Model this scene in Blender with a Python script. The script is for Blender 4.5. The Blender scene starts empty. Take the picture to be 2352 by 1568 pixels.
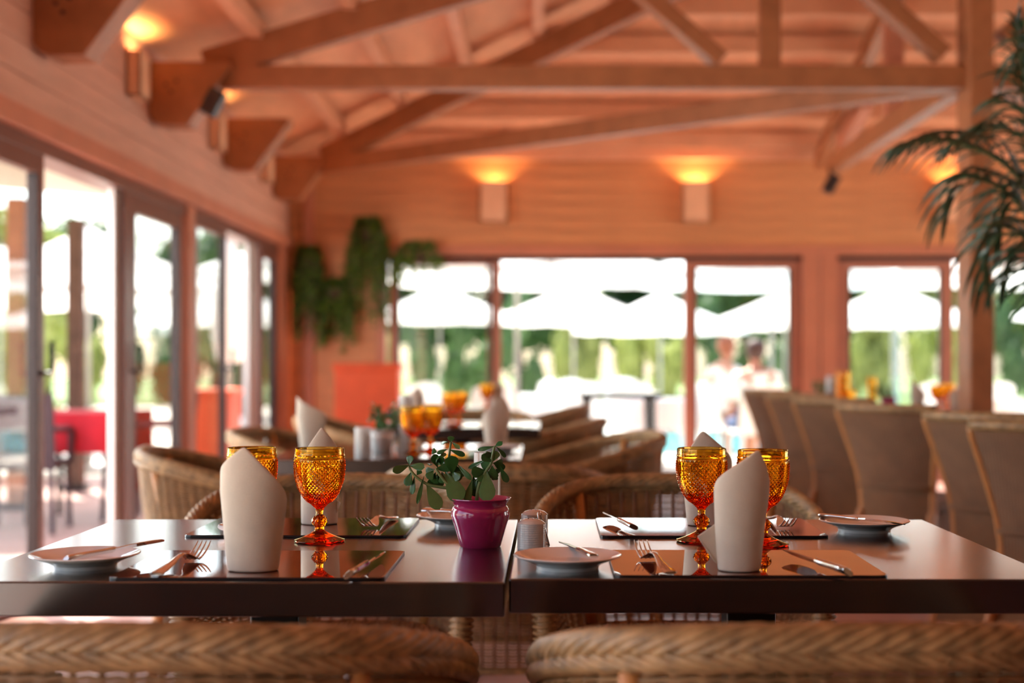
import bpy, math, random
from mathutils import Vector, Matrix, Euler
random.seed(7)
PI = math.pi
scene = bpy.context.scene
COL = scene.collection

# ------------------------------------------------------------------ camera
F_PX, VPX, VPY, CAM_Z = 3267.0, 1240.0, 828.0, 1.057
cam_data = bpy.data.cameras.new('camera')
cam = bpy.data.objects.new('camera', cam_data); COL.objects.link(cam)
cam.location = (0, 0, CAM_Z); cam.rotation_euler = (PI/2, 0, 0)
cam_data.sensor_width = 36.0; cam_data.lens = 36.0*F_PX/2352.0
cam_data.shift_x = -(VPX-1176.0)/2352.0; cam_data.shift_y = (VPY-784.0)/2352.0
cam_data.clip_start = 0.05; cam_data.clip_end = 300
cam_data.dof.use_dof = True; cam_data.dof.focus_distance = 2.36; cam_data.dof.aperture_fstop = 2.5
scene.camera = cam

def P(px, py, Y):
    """point of the place at distance Y that the photograph shows at (px, py)"""
    return Vector(((px-VPX)*Y/F_PX, Y, CAM_Z-(py-VPY)*Y/F_PX))

# ------------------------------------------------------------------ world, sun, exposure
SKY_STRENGTH, SUN_STRENGTH, EXPOSURE = 0.6, 21.0, 0.06
world = bpy.data.worlds.new('world'); scene.world = world; world.use_nodes = True
wn = world.node_tree
sky = wn.nodes.new('ShaderNodeTexSky'); sky.sky_type = 'NISHITA'; sky.sun_disc = False
sky.sun_elevation = math.radians(52); sky.sun_rotation = math.radians(-29); sky.dust_density = 2.0
bg = wn.nodes['Background']; bg.inputs['Strength'].default_value = SKY_STRENGTH
wn.links.new(sky.outputs[0], bg.inputs['Color'])
sun_d = bpy.data.lights.new('sun', 'SUN'); sun_d.energy = SUN_STRENGTH; sun_d.angle = math.radians(0.6)
sun_d.color = (1.0, 0.95, 0.87)
sun = bpy.data.objects.new('sun', sun_d); COL.objects.link(sun)
sun.rotation_euler = Vector((0.30, -0.55, -1.05)).to_track_quat('-Z', 'Y').to_euler()

def area(name, loc, target, sx, sy, power, color=(1, 1, 1), portal=False):
    d = bpy.data.lights.new(name, 'AREA'); d.shape = 'RECTANGLE'; d.size = sx; d.size_y = sy
    d.energy = power; d.color = color
    if portal: d.cycles.is_portal = True
    o = bpy.data.objects.new(name, d); COL.objects.link(o); o.location = loc
    o.rotation_euler = (Vector(target)-Vector(loc)).to_track_quat('-Z', 'Z').to_euler()
    return o
# left-door area lamp stands for daylight; right and front-left ones are added fill
area('fill_right', (9.0, 8.3, 2.7), (3.0, 8.3, 0.0), 7.0, 2.4, 220, (1.0, 0.93, 0.86))  # added fill from the unseen right side
area('daylight_left_doors', (-4.1, 5.6, 2.5), (-0.6, 5.4, 0.35), 7.6, 2.4, 800, (0.97, 0.97, 1.0))
area('front_fill_left', (-4.0, -0.7, 2.3), (-0.2, 1.4, 0.5), 3.0, 2.2, 40, (1.0, 0.96, 0.90))  # added lamp that brightens the front faces; no window is built here
area('sky_portal_left', (-2.42, 8.6, 1.05), (0, 8.6, 1.05), 7.0, 2.05, 1, portal=True)
area('sky_portal_back', (1.6, 12.75, 1.05), (1.6, 0, 1.05), 7.4, 2.05, 1, portal=True)

vs = scene.view_settings
vs.view_transform = 'Standard'; vs.look = 'None'; vs.gamma = 1.0; vs.use_curve_mapping = False
vs.exposure = EXPOSURE
cy = scene.cycles
cy.use_denoising = True; cy.use_adaptive_sampling = True; cy.adaptive_threshold = 0.06; cy.max_bounces = 10; cy.diffuse_bounces = 4; cy.glossy_bounces = 4
cy.transmission_bounces = 12; cy.transparent_max_bounces = 16; cy.sample_clamp_indirect = 6.0
cy.caustics_reflective = False; cy.caustics_refractive = True; cy.blur_glossy = 0.5

# ------------------------------------------------------------------ mesh helpers
def link(o, parent=None, label=None, cat=None, group=None, kind=None):
    COL.objects.link(o)
    if parent is not None: o.parent = parent
    if label: o['label'] = label
    if cat: o['category'] = cat
    if group: o['group'] = group
    if kind: o['kind'] = kind
    return o

def empty(name, loc=(0, 0, 0), rz=0.0, label=None, cat=None, group=None, kind=None):
    o = bpy.data.objects.new(name, None); o.location = loc; o.rotation_euler = (0, 0, rz)
    o.empty_display_size = 0.05
    return link(o, None, label, cat, group, kind)

class MB:
    def __init__(s): s.v = []; s.f = []
    def add(s, vs, fs):
        b = len(s.v); s.v += [tuple(p) for p in vs]; s.f += [tuple(i+b for i in f) for f in fs]; return s
    def box(s, mn, mx, M=None):
        x0, y0, z0 = mn; x1, y1, z1 = mx
        v = [Vector(p) for p in ((x0,y0,z0),(x1,y0,z0),(x1,y1,z0),(x0,y1,z0),(x0,y0,z1),(x1,y0,z1),(x1,y1,z1),(x0,y1,z1))]
        if M is not None: v = [M @ p for p in v]
        return s.add(v, [(0,3,2,1),(4,5,6,7),(0,1,5,4),(1,2,6,5),(2,3,7,6),(3,0,4,7)])
    def beam(s, a, b, w, h, up=(0, 0, 1)):
        """square timber from a to b (centre line), w wide, h deep along 'up'"""
        a = Vector(a); b = Vector(b); t = (b-a).normalized(); side = t.cross(Vector(up)).normalized(); u = side.cross(t)
        v = []
        for p in (a, b):
            v += [p-side*w/2-u*h/2, p+side*w/2-u*h/2, p+side*w/2+u*h/2, p-side*w/2+u*h/2]
        return s.add(v, [(0,1,2,3),(7,6,5,4),(0,4,5,1),(1,5,6,2),(2,6,7,3),(3,7,4,0)])
    def prism(s, poly, axis, a, b):
        """extrude a 2-D polygon along axis 'x','y' or 'z' from a to b"""
        n = len(poly)
        def pt(p, c):
            return {'x': (c, p[0], p[1]), 'y': (p[0], c, p[1]), 'z': (p[0], p[1], c)}[axis]
        v = [pt(p, a) for p in poly]+[pt(p, b) for p in poly]
        return s.add(v, [tuple(range(n))[::-1], tuple(range(n, 2*n))]+[(i, (i+1) % n, n+(i+1) % n, n+i) for i in range(n)])
    def lathe(s, prof, n=32, c=(0, 0, 0), cap0=False, cap1=False, M=None):
        v = []; f = []
        for r, z in prof:
            for k in range(n):
                a = 2*PI*k/n; p = Vector((c[0]+r*math.cos(a), c[1]+r*math.sin(a), c[2]+z)); v.append(M @ p if M is not None else p)
        m = len(prof)
        for i in range(m-1):
            for k in range(n):
                f.append((i*n+k, i*n+(k+1) % n, (i+1)*n+(k+1) % n, (i+1)*n+k))
        if cap0: f.append(tuple(range(n))[::-1])
        if cap1: f.append(tuple(range((m-1)*n, m*n)))
        return s.add(v, f)
    def tube(s, pts, r, n=8, caps=True, closed=False, flat=1.0):
        pts = [Vector(p) for p in pts]; m = len(pts)
        rr = r if isinstance(r, (list, tuple)) else [r]*m
        v = []; f = []; ref = None
        for i, p in enumerate(pts):
            if closed: t = pts[(i+1) % m]-pts[i-1]
            else: t = pts[min(i+1, m-1)]-pts[max(i-1, 0)]
            if t.length < 1e-9: t = Vector((0, 0, 1))
            t.normalize()
            if ref is None: ref = Vector((0, 0, 1)) if abs(t.z) < 0.9 else Vector((1, 0, 0))
            sd = t.cross(ref)
            if sd.length < 1e-6: sd = t.orthogonal()
            sd.normalize(); up = sd.cross(t); ref = up
            for k in range(n):
                a = 2*PI*k/n
                v.append(p+sd*rr[i]*math.cos(a)+up*rr[i]*flat*math.sin(a))
        last = m if closed else m-1
        for i in range(last):
            j = (i+1) % m
            for k in range(n):
                f.append((i*n+k, i*n+(k+1) % n, j*n+(k+1) % n, j*n+k))
        if caps and not closed:
            f.append(tuple(range(n))[::-1]); f.append(tuple(range((m-1)*n, m*n)))
        return s.add(v, f)
    def grid(s, fn, nu, nv, closed_u=False):
        v = []; f = []
        cu = nu if closed_u else nu+1
        for j in range(nv+1):
            for i in range(cu):
                v.append(fn(i/nu, j/nv))
        for j in range(nv):
            for i in range(nu):
                i2 = (i+1) % cu
                f.append((j*cu+i, j*cu+i2, (j+1)*cu+i2, (j+1)*cu+i))
        return s.add(v, f)
    def mesh(s, name, smooth=0):
        me = bpy.data.meshes.new(name); me.from_pydata(s.v, [], s.f); me.update()
        if smooth:
            me.polygons.foreach_set('use_smooth', [True]*len(me.polygons))
            if smooth < 179: me.set_sharp_from_angle(angle=math.radians(smooth))
        return me
    def build(s, name, mat, parent=None, smooth=0, label=None, cat=None, group=None, kind=None, bevel=0, recalc=False):
        me = s.mesh(name, smooth)
        if recalc:
            import bmesh
            bm = bmesh.new(); bm.from_mesh(me); bmesh.ops.recalc_face_normals(bm, faces=bm.faces); bm.to_mesh(me); bm.free()
        if mat is not None: me.materials.append(mat)
        o = bpy.data.objects.new(name, me)
        if bevel:
            md = o.modifiers.new('bevel', 'BEVEL'); md.width = bevel; md.segments = 2; md.limit_method = 'ANGLE'
        return link(o, parent, label, cat, group, kind)

def share(src, name, parent=None, loc=None, label=None, cat=None, group=None, kind=None):
    o = src.copy()
    for k in list(o.keys()): del o[k]
    o.name = name; o.parent = parent
    if loc is not None: o.location = loc
    return link(o, parent, label, cat, group, kind)

def copy_tree(root, loc, rz=None, scale=None, label=None, group=None, parent=None):
    c = root.copy(); COL.objects.link(c); c.parent = parent
    if loc is not None: c.location = loc
    if rz is not None: c.rotation_euler = (c.rotation_euler[0], c.rotation_euler[1], rz)
    if scale is not None: c.scale = (scale,)*3 if not hasattr(scale, '__len__') else scale
    if label: c['label'] = label
    if group: c['group'] = group
    for ch in list(root.children):
        d = ch.copy(); COL.objects.link(d); d.parent = c
        for g in list(ch.children):
            e = g.copy(); COL.objects.link(e); e.parent = d
    return c

# ------------------------------------------------------------------ materials
def lin(r, g, b):
    return tuple(((c/255)/12.92 if c/255 <= 0.04045 else ((c/255+0.055)/1.055)**2.4) for c in (r, g, b))+(1.0,)

def mat(name, col, rough=0.5, metal=0.0, noise=0.0, nscale=8.0, stretch=(1, 1, 1), bump=0.0, bscale=80.0, ior=1.5, coat=0.0,
        trans=0.0, emit=None, estr=0.0, subsurf=0.0, obj_var=0.0, coat_rough=0.05):
    m = bpy.data.materials.new(name); m.use_nodes = True
    nt = m.node_tree; b = nt.nodes['Principled BSDF']
    b.inputs['Base Color'].default_value = col; b.inputs['Roughness'].default_value = rough; b.inputs['Metallic'].default_value = metal
    b.inputs['IOR'].default_value = ior; b.inputs['Coat Weight'].default_value = coat; b.inputs['Coat Roughness'].default_value = coat_rough
    b.inputs['Transmission Weight'].default_value = trans
    if subsurf: b.inputs['Subsurface Weight'].default_value = subsurf; b.inputs['Subsurface Radius'].default_value = (0.01, 0.006, 0.004)
    if emit: b.inputs['Emission Color'].default_value = emit; b.inputs['Emission Strength'].default_value = estr
    if noise or bump:
        tc = nt.nodes.new('ShaderNodeTexCoord'); mp = nt.nodes.new('ShaderNodeMapping'); mp.inputs['Scale'].default_value = stretch
        nt.links.new(tc.outputs['Object'], mp.inputs['Vector'])
    last = None
    if noise:
        n = nt.nodes.new('ShaderNodeTexNoise'); n.inputs['Scale'].default_value = nscale; n.inputs['Detail'].default_value = 6
        nt.links.new(mp.outputs[0], n.inputs['Vector'])
        r = nt.nodes.new('ShaderNodeMapRange'); r.inputs['From Min'].default_value = 0.3; r.inputs['From Max'].default_value = 0.7
        r.inputs['To Min'].default_value = 1-noise; r.inputs['To Max'].default_value = 1+noise
        nt.links.new(n.outputs['Fac'], r.inputs['Value'])
        h = nt.nodes.new('ShaderNodeHueSaturation'); h.inputs['Color'].default_value = col
        nt.links.new(r.outputs[0], h.inputs['Value']); last = h
    if obj_var:
        oi = nt.nodes.new('ShaderNodeObjectInfo'); r2 = nt.nodes.new('ShaderNodeMapRange')
        r2.inputs['To Min'].default_value = 1-obj_var; r2.inputs['To Max'].default_value = 1+obj_var
        nt.links.new(oi.outputs['Random'], r2.inputs['Value'])
        h2 = nt.nodes.new('ShaderNodeHueSaturation'); h2.inputs['Color'].default_value = col
        nt.links.new(r2.outputs[0], h2.inputs['Value'])
        if last is not None: nt.links.new(last.outputs[0], h2.inputs['Color'])
        last = h2
    if last is not None: nt.links.new(last.outputs[0], b.inputs['Base Color'])
    if bump:
        n2 = nt.nodes.new('ShaderNodeTexNoise'); n2.inputs['Scale'].default_value = bscale; n2.inputs['Detail'].default_value = 4
        nt.links.new(mp.outputs[0], n2.inputs['Vector'])
        bp = nt.nodes.new('ShaderNodeBump'); bp.inputs['Strength'].default_value = bump; bp.inputs['Distance'].default_value = 0.01
        nt.links.new(n2.outputs['Fac'], bp.inputs['Height']); nt.links.new(bp.outputs[0], b.inputs['Normal'])
    return m

M = {}
M['wall_y'] = mat('painted_boards_along_y', lin(206, 158, 134), 0.55, noise=0.10, nscale=3, stretch=(6, 0.7, 6), obj_var=0.05)
M['wall_x'] = mat('pine_boards_along_x', lin(212, 148, 98), 0.55, noise=0.14, nscale=3, stretch=(0.7, 6, 6), obj_var=0.06)
M['deck'] = mat('pine_ceiling', lin(236, 176, 134), 0.6, noise=0.10, nscale=3, stretch=(3, 1, 3))
M['beam'] = mat('beam_timber', lin(160, 104, 66), 0.5, noise=0.14, nscale=4, stretch=(2, 2, 2))
M['trim'] = mat('trim_timber', lin(196, 128, 98), 0.5, noise=0.08, nscale=4)
M['purlin'] = mat('pale_purlin', lin(232, 176, 138), 0.5, noise=0.08, nscale=4)
M['frame'] = mat('door_frame', lin(112, 72, 60), 0.4, noise=0.06, nscale=5)
M['frame_dark'] = mat('door_seal', lin(52, 36, 32), 0.5)
M['bounce_cut'] = mat('dark_bounce_cut_wall', lin(58, 36, 28), 0.6, noise=0.1)  # unseen walls, made dark to keep bounced light off the beam faces
M['frame_back'] = mat('pale_door_frame', lin(178, 120, 98), 0.45, noise=0.06, nscale=5)
M['alu'] = mat('pale_aluminium', lin(205, 200, 194), 0.35, metal=0.3)
M['floor'] = mat('floor_board', lin(186, 138, 124), 0.30, noise=0.16, nscale=3, stretch=(0.6, 6, 6), obj_var=0.10)
M['decking'] = mat('outdoor_decking', lin(160, 122, 110), 0.6, noise=0.15, nscale=3, stretch=(0.6, 6, 6), obj_var=0.10)
M['paving'] = mat('pale_paving', lin(226, 218, 204), 0.7, noise=0.06, nscale=1.5)
M['lawn'] = mat('lawn', lin(98, 122, 62), 0.9, noise=0.25, nscale=2)
M['table'] = mat('wenge_laminate', lin(32, 19, 16), 0.22, noise=0.3, nscale=6, stretch=(1, 14, 14), bump=0.03, bscale=300, ior=1.55, coat=1.0, coat_rough=0.16)
M['table_base'] = mat('black_steel', lin(22, 20, 20), 0.4, metal=0.6)
M['placemat'] = mat('bronze_placemat', lin(112, 56, 36), 0.035, ior=1.7, coat=1.0, coat_rough=0.01)
M['mat_edge'] = mat('placemat_edge', lin(32, 22, 20), 0.3)
M['napkin'] = mat('linen', lin(208, 193, 174), 0.9, noise=0.04, nscale=40, bump=0.25, bscale=900)
M['china'] = mat('white_china', lin(224, 220, 214), 0.08, ior=1.55, coat=0.4)
M['steel'] = mat('cutlery_steel', lin(222, 216, 210), 0.10, metal=1.0)
M['chrome'] = mat('chrome', lin(235, 232, 230), 0.05, metal=1.0)
M['pot'] = mat('magenta_glaze', lin(168, 40, 92), 0.12, noise=0.05, nscale=60, coat=0.5)
M['soil'] = mat('potting_soil', lin(120, 74, 54), 0.95, noise=0.3, nscale=60, bump=0.6)
M['jade'] = mat('jade_leaf', lin(54, 98, 44), 0.35, noise=0.22, nscale=30, coat=0.2)
M['jade_edge'] = mat('jade_tip', lin(120, 66, 44), 0.5)
M['stem'] = mat('jade_stem', lin(104, 118, 66), 0.6, noise=0.2, nscale=60)
M['wicker'] = mat('wicker_strand', lin(146, 110, 70), 0.55, noise=0.34, nscale=30, obj_var=0.0)
M['wicker_rim'] = mat('wicker_braid', lin(150, 118, 78), 0.5, noise=0.45, nscale=44)
M['wicker_stake'] = mat('wicker_stake', lin(128, 86, 54), 0.6, noise=0.25, nscale=30)
M['rattan'] = mat('rattan_post', lin(186, 124, 68), 0.45, noise=0.15, nscale=20)
M['black'] = mat('black_plastic', lin(16, 15, 17), 0.4)
M['lamp'] = mat('sconce_wood', lin(240, 190, 150), 0.5, noise=0.05)
M['terracotta'] = mat('terracotta', lin(232, 92, 40), 0.6, noise=0.08, nscale=6)
M['canvas'] = mat('white_canvas', lin(242, 240, 234), 0.8)
M['canvas_beige'] = mat('beige_canvas', lin(196, 186, 170), 0.85)
M['pole'] = mat('grey_pole', lin(150, 146, 140), 0.4, metal=0.3)
M['leaf'] = mat('tree_leaf', lin(104, 140, 74), 0.6, noise=0.35, nscale=0.9, obj_var=0.15)
M['leaf2'] = mat('yellow_tree_leaf', lin(158, 172, 92), 0.6, noise=0.3, nscale=0.9, obj_var=0.12)
M['bark'] = mat('bark', lin(96, 74, 60), 0.9, noise=0.3, nscale=10)
M['fern'] = mat('fern_leaf', lin(86, 118, 40), 0.55, noise=0.35, nscale=9)
M['palm'] = mat('palm_leaflet', lin(34, 66, 44), 0.42, noise=0.25, nscale=12)
M['palm_stem'] = mat('palm_stem', lin(64, 88, 48), 0.5)
M['red_cloth'] = mat('red_cloth', lin(196, 24, 38), 0.8, noise=0.15, nscale=12)
M['dark_wicker'] = mat('dark_wicker', lin(62, 44, 48), 0.6, noise=0.25, nscale=30, bump=0.4, bscale=160)
M['white_plastic'] = mat('white_plastic', lin(242, 240, 236), 0.4)
M['skin'] = mat('skin', lin(196, 136, 108), 0.5, subsurf=0.1)
M['hair_dark'] = mat('dark_hair', lin(74, 50, 44), 0.6)
M['hair_red'] = mat('auburn_hair', lin(150, 86, 58), 0.6)
M['shirt'] = mat('white_shirt', lin(238, 236, 232), 0.85)
M['shorts'] = mat('blue_cloth', lin(76, 92, 128), 0.85)
M['cushion'] = mat('slate_blue_cloth', lin(84, 96, 130), 0.9, noise=0.08, nscale=30)
M['water'] = mat('pool_water', lin(96, 186, 206), 0.05, noise=0.1, nscale=2, bump=0.2, bscale=6)
M['porcelain_grey'] = mat('ridged_porcelain', lin(206, 202, 196), 0.12, coat=0.5)

def glass_pane():
    m = bpy.data.materials.new('window_glass'); m.use_nodes = True; nt = m.node_tree
    nt.nodes.remove(nt.nodes['Principled BSDF'])
    t = nt.nodes.new('ShaderNodeBsdfTransparent'); t.inputs[0].default_value = (0.93, 0.95, 0.94, 1)
    g = nt.nodes.new('ShaderNodeBsdfGlossy'); g.inputs['Roughness'].default_value = 0.02
    lw = nt.nodes.new('ShaderNodeLayerWeight'); lw.inputs['Blend'].default_value = 0.5
    pw = nt.nodes.new('ShaderNodeMath'); pw.operation = 'POWER'; pw.inputs[1].default_value = 5.0; nt.links.new(lw.outputs['Facing'], pw.inputs[0])
    fr = nt.nodes.new('ShaderNodeMath'); fr.operation = 'MULTIPLY_ADD'; fr.inputs[1].default_value = 0.9; fr.inputs[2].default_value = 0.04; nt.links.new(pw.outputs[0], fr.inputs[0])
    mx = nt.nodes.new('ShaderNodeMixShader')
    nt.links.new(fr.outputs[0], mx.inputs[0]); nt.links.new(t.outputs[0], mx.inputs[1]); nt.links.new(g.outputs[0], mx.inputs[2])
    nt.links.new(mx.outputs[0], nt.nodes['Material Output'].inputs['Surface'])
    return m
M['glass'] = glass_pane()

def amber():
    m = bpy.data.materials.new('amber_glass'); m.use_nodes = True; nt = m.node_tree
    nt.nodes.remove(nt.nodes['Principled BSDF'])
    g = nt.nodes.new('ShaderNodeBsdfGlass'); g.inputs['IOR'].default_value = 1.5; g.inputs['Roughness'].default_value = 0.0
    g.inputs['Color'].default_value = (1.0, 0.90, 0.50, 1)
    va = nt.nodes.new('ShaderNodeVolumeAbsorption'); va.inputs['Color'].default_value = (0.985, 0.72, 0.02, 1); va.inputs['Density'].default_value = 260
    o = nt.nodes['Material Output']
    nt.links.new(g.outputs[0], o.inputs['Surface']); nt.links.new(va.outputs[0], o.inputs['Volume'])
    return m
M['amber'] = amber()

def frosted():
    m = bpy.data.materials.new('frosted_white_glass'); m.use_nodes = True; nt = m.node_tree
    nt.nodes.remove(nt.nodes['Principled BSDF'])
    d = nt.nodes.new('ShaderNodeBsdfDiffuse'); d.inputs[0].default_value = lin(232, 230, 226)
    t = nt.nodes.new('ShaderNodeBsdfTranslucent'); t.inputs[0].default_value = lin(236, 234, 230)
    mx = nt.nodes.new('ShaderNodeMixShader'); mx.inputs[0].default_value = 0.55
    g = nt.nodes.new('ShaderNodeBsdfGlossy'); g.inputs['Roughness'].default_value = 0.2
    m2 = nt.nodes.new('ShaderNodeMixShader'); m2.inputs[0].default_value = 0.08
    nt.links.new(d.outputs[0], mx.inputs[1]); nt.links.new(t.outputs[0], mx.inputs[2])
    nt.links.new(mx.outputs[0], m2.inputs[1]); nt.links.new(g.outputs[0], m2.inputs[2])
    nt.links.new(m2.outputs[0], nt.nodes['Material Output'].inputs['Surface'])
    return m
M['frosted'] = frosted()

def translucent_leaf(name, col, mixf=0.4):
    m = mat(name, col, 0.5, noise=0.3, nscale=1.2, obj_var=0.12); nt = m.node_tree
    b = nt.nodes['Principled BSDF']; t = nt.nodes.new('ShaderNodeBsdfTranslucent')
    src = b.inputs['Base Color'].links[0].from_socket; nt.links.new(src, t.inputs[0])
    mx = nt.nodes.new('ShaderNodeMixShader'); mx.inputs[0].default_value = mixf
    nt.links.new(b.outputs[0], mx.inputs[1]); nt.links.new(t.outputs[0], mx.inputs[2])
    nt.links.new(mx.outputs[0], nt.nodes['Material Output'].inputs['Surface'])
    return m
M['leaf'] = translucent_leaf('tree_leaf_green', lin(78, 108, 60))
M['leaf2'] = translucent_leaf('tree_leaf_yellow', lin(134, 144, 72))
M['fern'] = translucent_leaf('fern_frond', lin(96, 128, 44), 0.3)
def canvas_mat(name, col):
    m = mat(name, col, 0.85, noise=0.02, nscale=4); nt = m.node_tree
    b = nt.nodes['Principled BSDF']; t = nt.nodes.new('ShaderNodeBsdfTranslucent'); t.inputs[0].default_value = col
    mx = nt.nodes.new('ShaderNodeMixShader'); mx.inputs[0].default_value = 0.4
    nt.links.new(b.outputs[0], mx.inputs[1]); nt.links.new(t.outputs[0], mx.inputs[2])
    nt.links.new(mx.outputs[0], nt.nodes['Material Output'].inputs['Surface'])
    return m
M['canvas'] = canvas_mat('umbrella_canvas', lin(246, 244, 240))
M['canvas_beige'] = canvas_mat('awning_canvas', lin(206, 198, 184))
def weave_mat():
    m = mat('fine_weave', lin(128, 90, 58), 0.55, noise=0.12, nscale=14); nt = m.node_tree
    tc = nt.nodes.new('ShaderNodeTexCoord')
    w1 = nt.nodes.new('ShaderNodeTexWave'); w1.bands_direction = 'Z'; w1.inputs['Scale'].default_value = 60
    w2 = nt.nodes.new('ShaderNodeTexWave'); w2.bands_direction = 'X'; w2.inputs['Scale'].default_value = 26
    mu = nt.nodes.new('ShaderNodeMath'); mu.operation = 'ADD'
    bp = nt.nodes.new('ShaderNodeBump'); bp.inputs['Strength'].default_value = 0.6; bp.inputs['Distance'].default_value = 0.004
    for w in (w1, w2): nt.links.new(tc.outputs['Object'], w.inputs['Vector'])
    nt.links.new(w1.outputs['Fac'], mu.inputs[0]); nt.links.new(w2.outputs['Fac'], mu.inputs[1])
    nt.links.new(mu.outputs[0], bp.inputs['Height']); nt.links.new(bp.outputs[0], nt.nodes['Principled BSDF'].inputs['Normal'])
    return m
M['fine_weave'] = weave_mat()

# ================================================================== THE ROOM
WX, BY = -2.19, 12.4            # inner faces of the left and back walls
COLX, COLY = 2.46, 8.03         # the post under the middle of the roof
ZT0, ZT1 = 2.59, 2.72           # tie beams
def deck_left(X): return 2.95+0.30*(X+1.75)
def deck_rear(Y): return 2.90+0.295*(BY-Y)

# floor of boards
fl = empty('floor', (0, 0, 0), kind='structure')
MB().box((-2.4, -4.2, -0.10), (7.3, 12.6, -0.03)).build('subfloor', M['frame_dark'], fl)
proto_board = None; nb = 0; y = -0.2
while y < 12.5:
    if proto_board is None:
        proto_board = MB().box((-2.35, 0.004, -0.03), (7.25, 0.141, 0.0)).build('floor_board', M['floor'], fl); proto_board.location = (0, y, 0)
    else: share(proto_board, 'floor_board', fl, (0, y, 0))
    y += 0.145
MB().box((-2.35, -4.1, -0.03), (7.25, -0.2, 0.0)).build('floor_planking', M['floor'], fl)

# left wall: boards above the door heads
wl = empty('wall_left', (0, 0, 0), kind='structure')
zb = 2.125
pb = None
for k in range(6):
    if pb is None:
        pb = MB().box((WX-0.14, -4.1, 0.002), (WX, 12.54, 0.138)).build('wall_board', M['wall_y'], wl, bevel=0.004); pb.location = (0, 0, zb)
    else: share(pb, 'wall_board', wl, (0, 0, zb+0.14*k))
MB().box((WX-0.15, -4.1, zb), (WX-0.02, 12.5, zb+0.84)).build('wall_core', M['frame_dark'], wl)
# head rails: a lower projecting rail and a slim upper one
MB().box((WX-0.16, -4.1, 2.03), (WX+0.035, BY, 2.125)).build('trim_1', M['trim'], None, kind='structure', bevel=0.006)
MB().box((WX-0.16, -4.1, 1.965), (WX-0.005, BY, 2.03)).build('trim_2', M['frame'], None, kind='structure', bevel=0.004)
def post(name, y0, y1, m, x0=WX-0.15, x1=WX+0.02, z1=2.03):
    return MB().box((x0, y0, 0), (x1, y1, z1)).build(name, m, None, kind='structure', bevel=0.005)
def Yl(px): return -WX*F_PX/(VPX-px)         # distance of a point of the left wall
post('trim_3', 8.83, 9.0, M['trim'], WX-0.077, WX+0.01)
post('trim_4', 11.95, 12.39, M['trim'], WX-0.06, WX+0.01)
post('trim_5', 3.2, 3.4, M['trim'], WX-0.08, WX+0.01)

MB().box((WX-0.14, -4.1, 0), (WX, -2.2, 2.0)).build('wall_left_near', M['wall_y'], None, kind='structure')
def leaf(name, axis, a0, a1, plane, z0, z1, st, parent_label=None, handle=None, glassy=True, mfr='frame', depth=0.045):
    """glazed door leaf, axis 'y' (in the left wall) or 'x' (in the back wall)"""
    r = empty(name, (0, 0, 0), kind='structure')
    def bx(nm, u0, u1, w0, w1, m, d=depth, off=0.0, parent=r):
        if axis == 'y': mn, mx = (plane-d/2+off, u0, w0), (plane+d/2+off, u1, w1)
        else: mn, mx = (u0, plane-d/2+off, w0), (u1, plane+d/2+off, w1)
        return MB().box(mn, mx).build(nm, m, parent, bevel=0.004 if d > 0.02 else 0)
    bx('stile', a0, a0+st, z0, z1, M[mfr]); bx('stile', a1-st, a1, z0, z1, M[mfr])
    bx('rail', a0+st, a1-st, z1-st, z1, M[mfr]); bx('rail', a0+st, a1-st, z0, z0+st*1.3, M[mfr])
    if glassy:
        bx('pane', a0+st, a1-st, z0+st*1.3, z1-st, M['glass'], 0.006)
        bx('seal', a0+st-0.012, a0+st+0.008, z0+st, z1-st, M['frame_dark'], depth+0.006)
        bx('seal', a1-st-0.008, a1-st+0.012, z0+st, z1-st, M['frame_dark'], depth+0.006)
    if handle is not None:
        h = MB()
        c = handle
        if axis == 'y':
            h.tube([(plane+0.02, c, 1.0), (plane+0.07, c, 1.0), (plane+0.07, c+0.012, 1.02), (plane+0.07, c+0.012, 1.14)], 0.011, 8)
        else:
            h.tube([(c, plane-0.02, 1.0), (c, plane-0.07, 1.0), (c+0.012, plane-0.07, 1.02), (c+0.012, plane-0.07, 1.14)], 0.011, 8)
        h.build('handle', M['black'], r, smooth=40)
    return r
ZH = 1.965
# left wall, front door set: a leaf before the gap, the open gap, a leaf after it
leaf('door_1', 'y', 4.2, 6.31, WX-0.03, 0.0, ZH, 0.085, handle=6.26)
leaf('door_2', 'y', 7.68, 8.80, WX-0.045, 0.0, ZH, 0.10, handle=7.72)
MB().box((WX-0.078, 7.466, 0), (WX-0.045, 7.63, ZH)).build('door_jamb', M['alu'], None, kind='structure', bevel=0.004)
MB().box((WX-0.03, 7.55, 0), (WX-0.012, 7.67, ZH)).build('door_guide', M['frame'], None, kind='structure', bevel=0.003)
leaf('door_3', 'y', 3.42, 4.9, WX-0.075, 0.0, ZH, 0.08)
leaf('door_4', 'y', 9.03, 9.98, WX-0.03, 0.0, ZH, 0.045, handle=9.94)
leaf('door_5', 'y', 11.30, 11.94, WX-0.045, 0.0, ZH, 0.08)
MB().box((WX-0.085, 10.92, 0), (WX-0.045, 11.2, ZH)).build('door_jamb', M['alu'], None, kind='structure', bevel=0.004)

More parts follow.
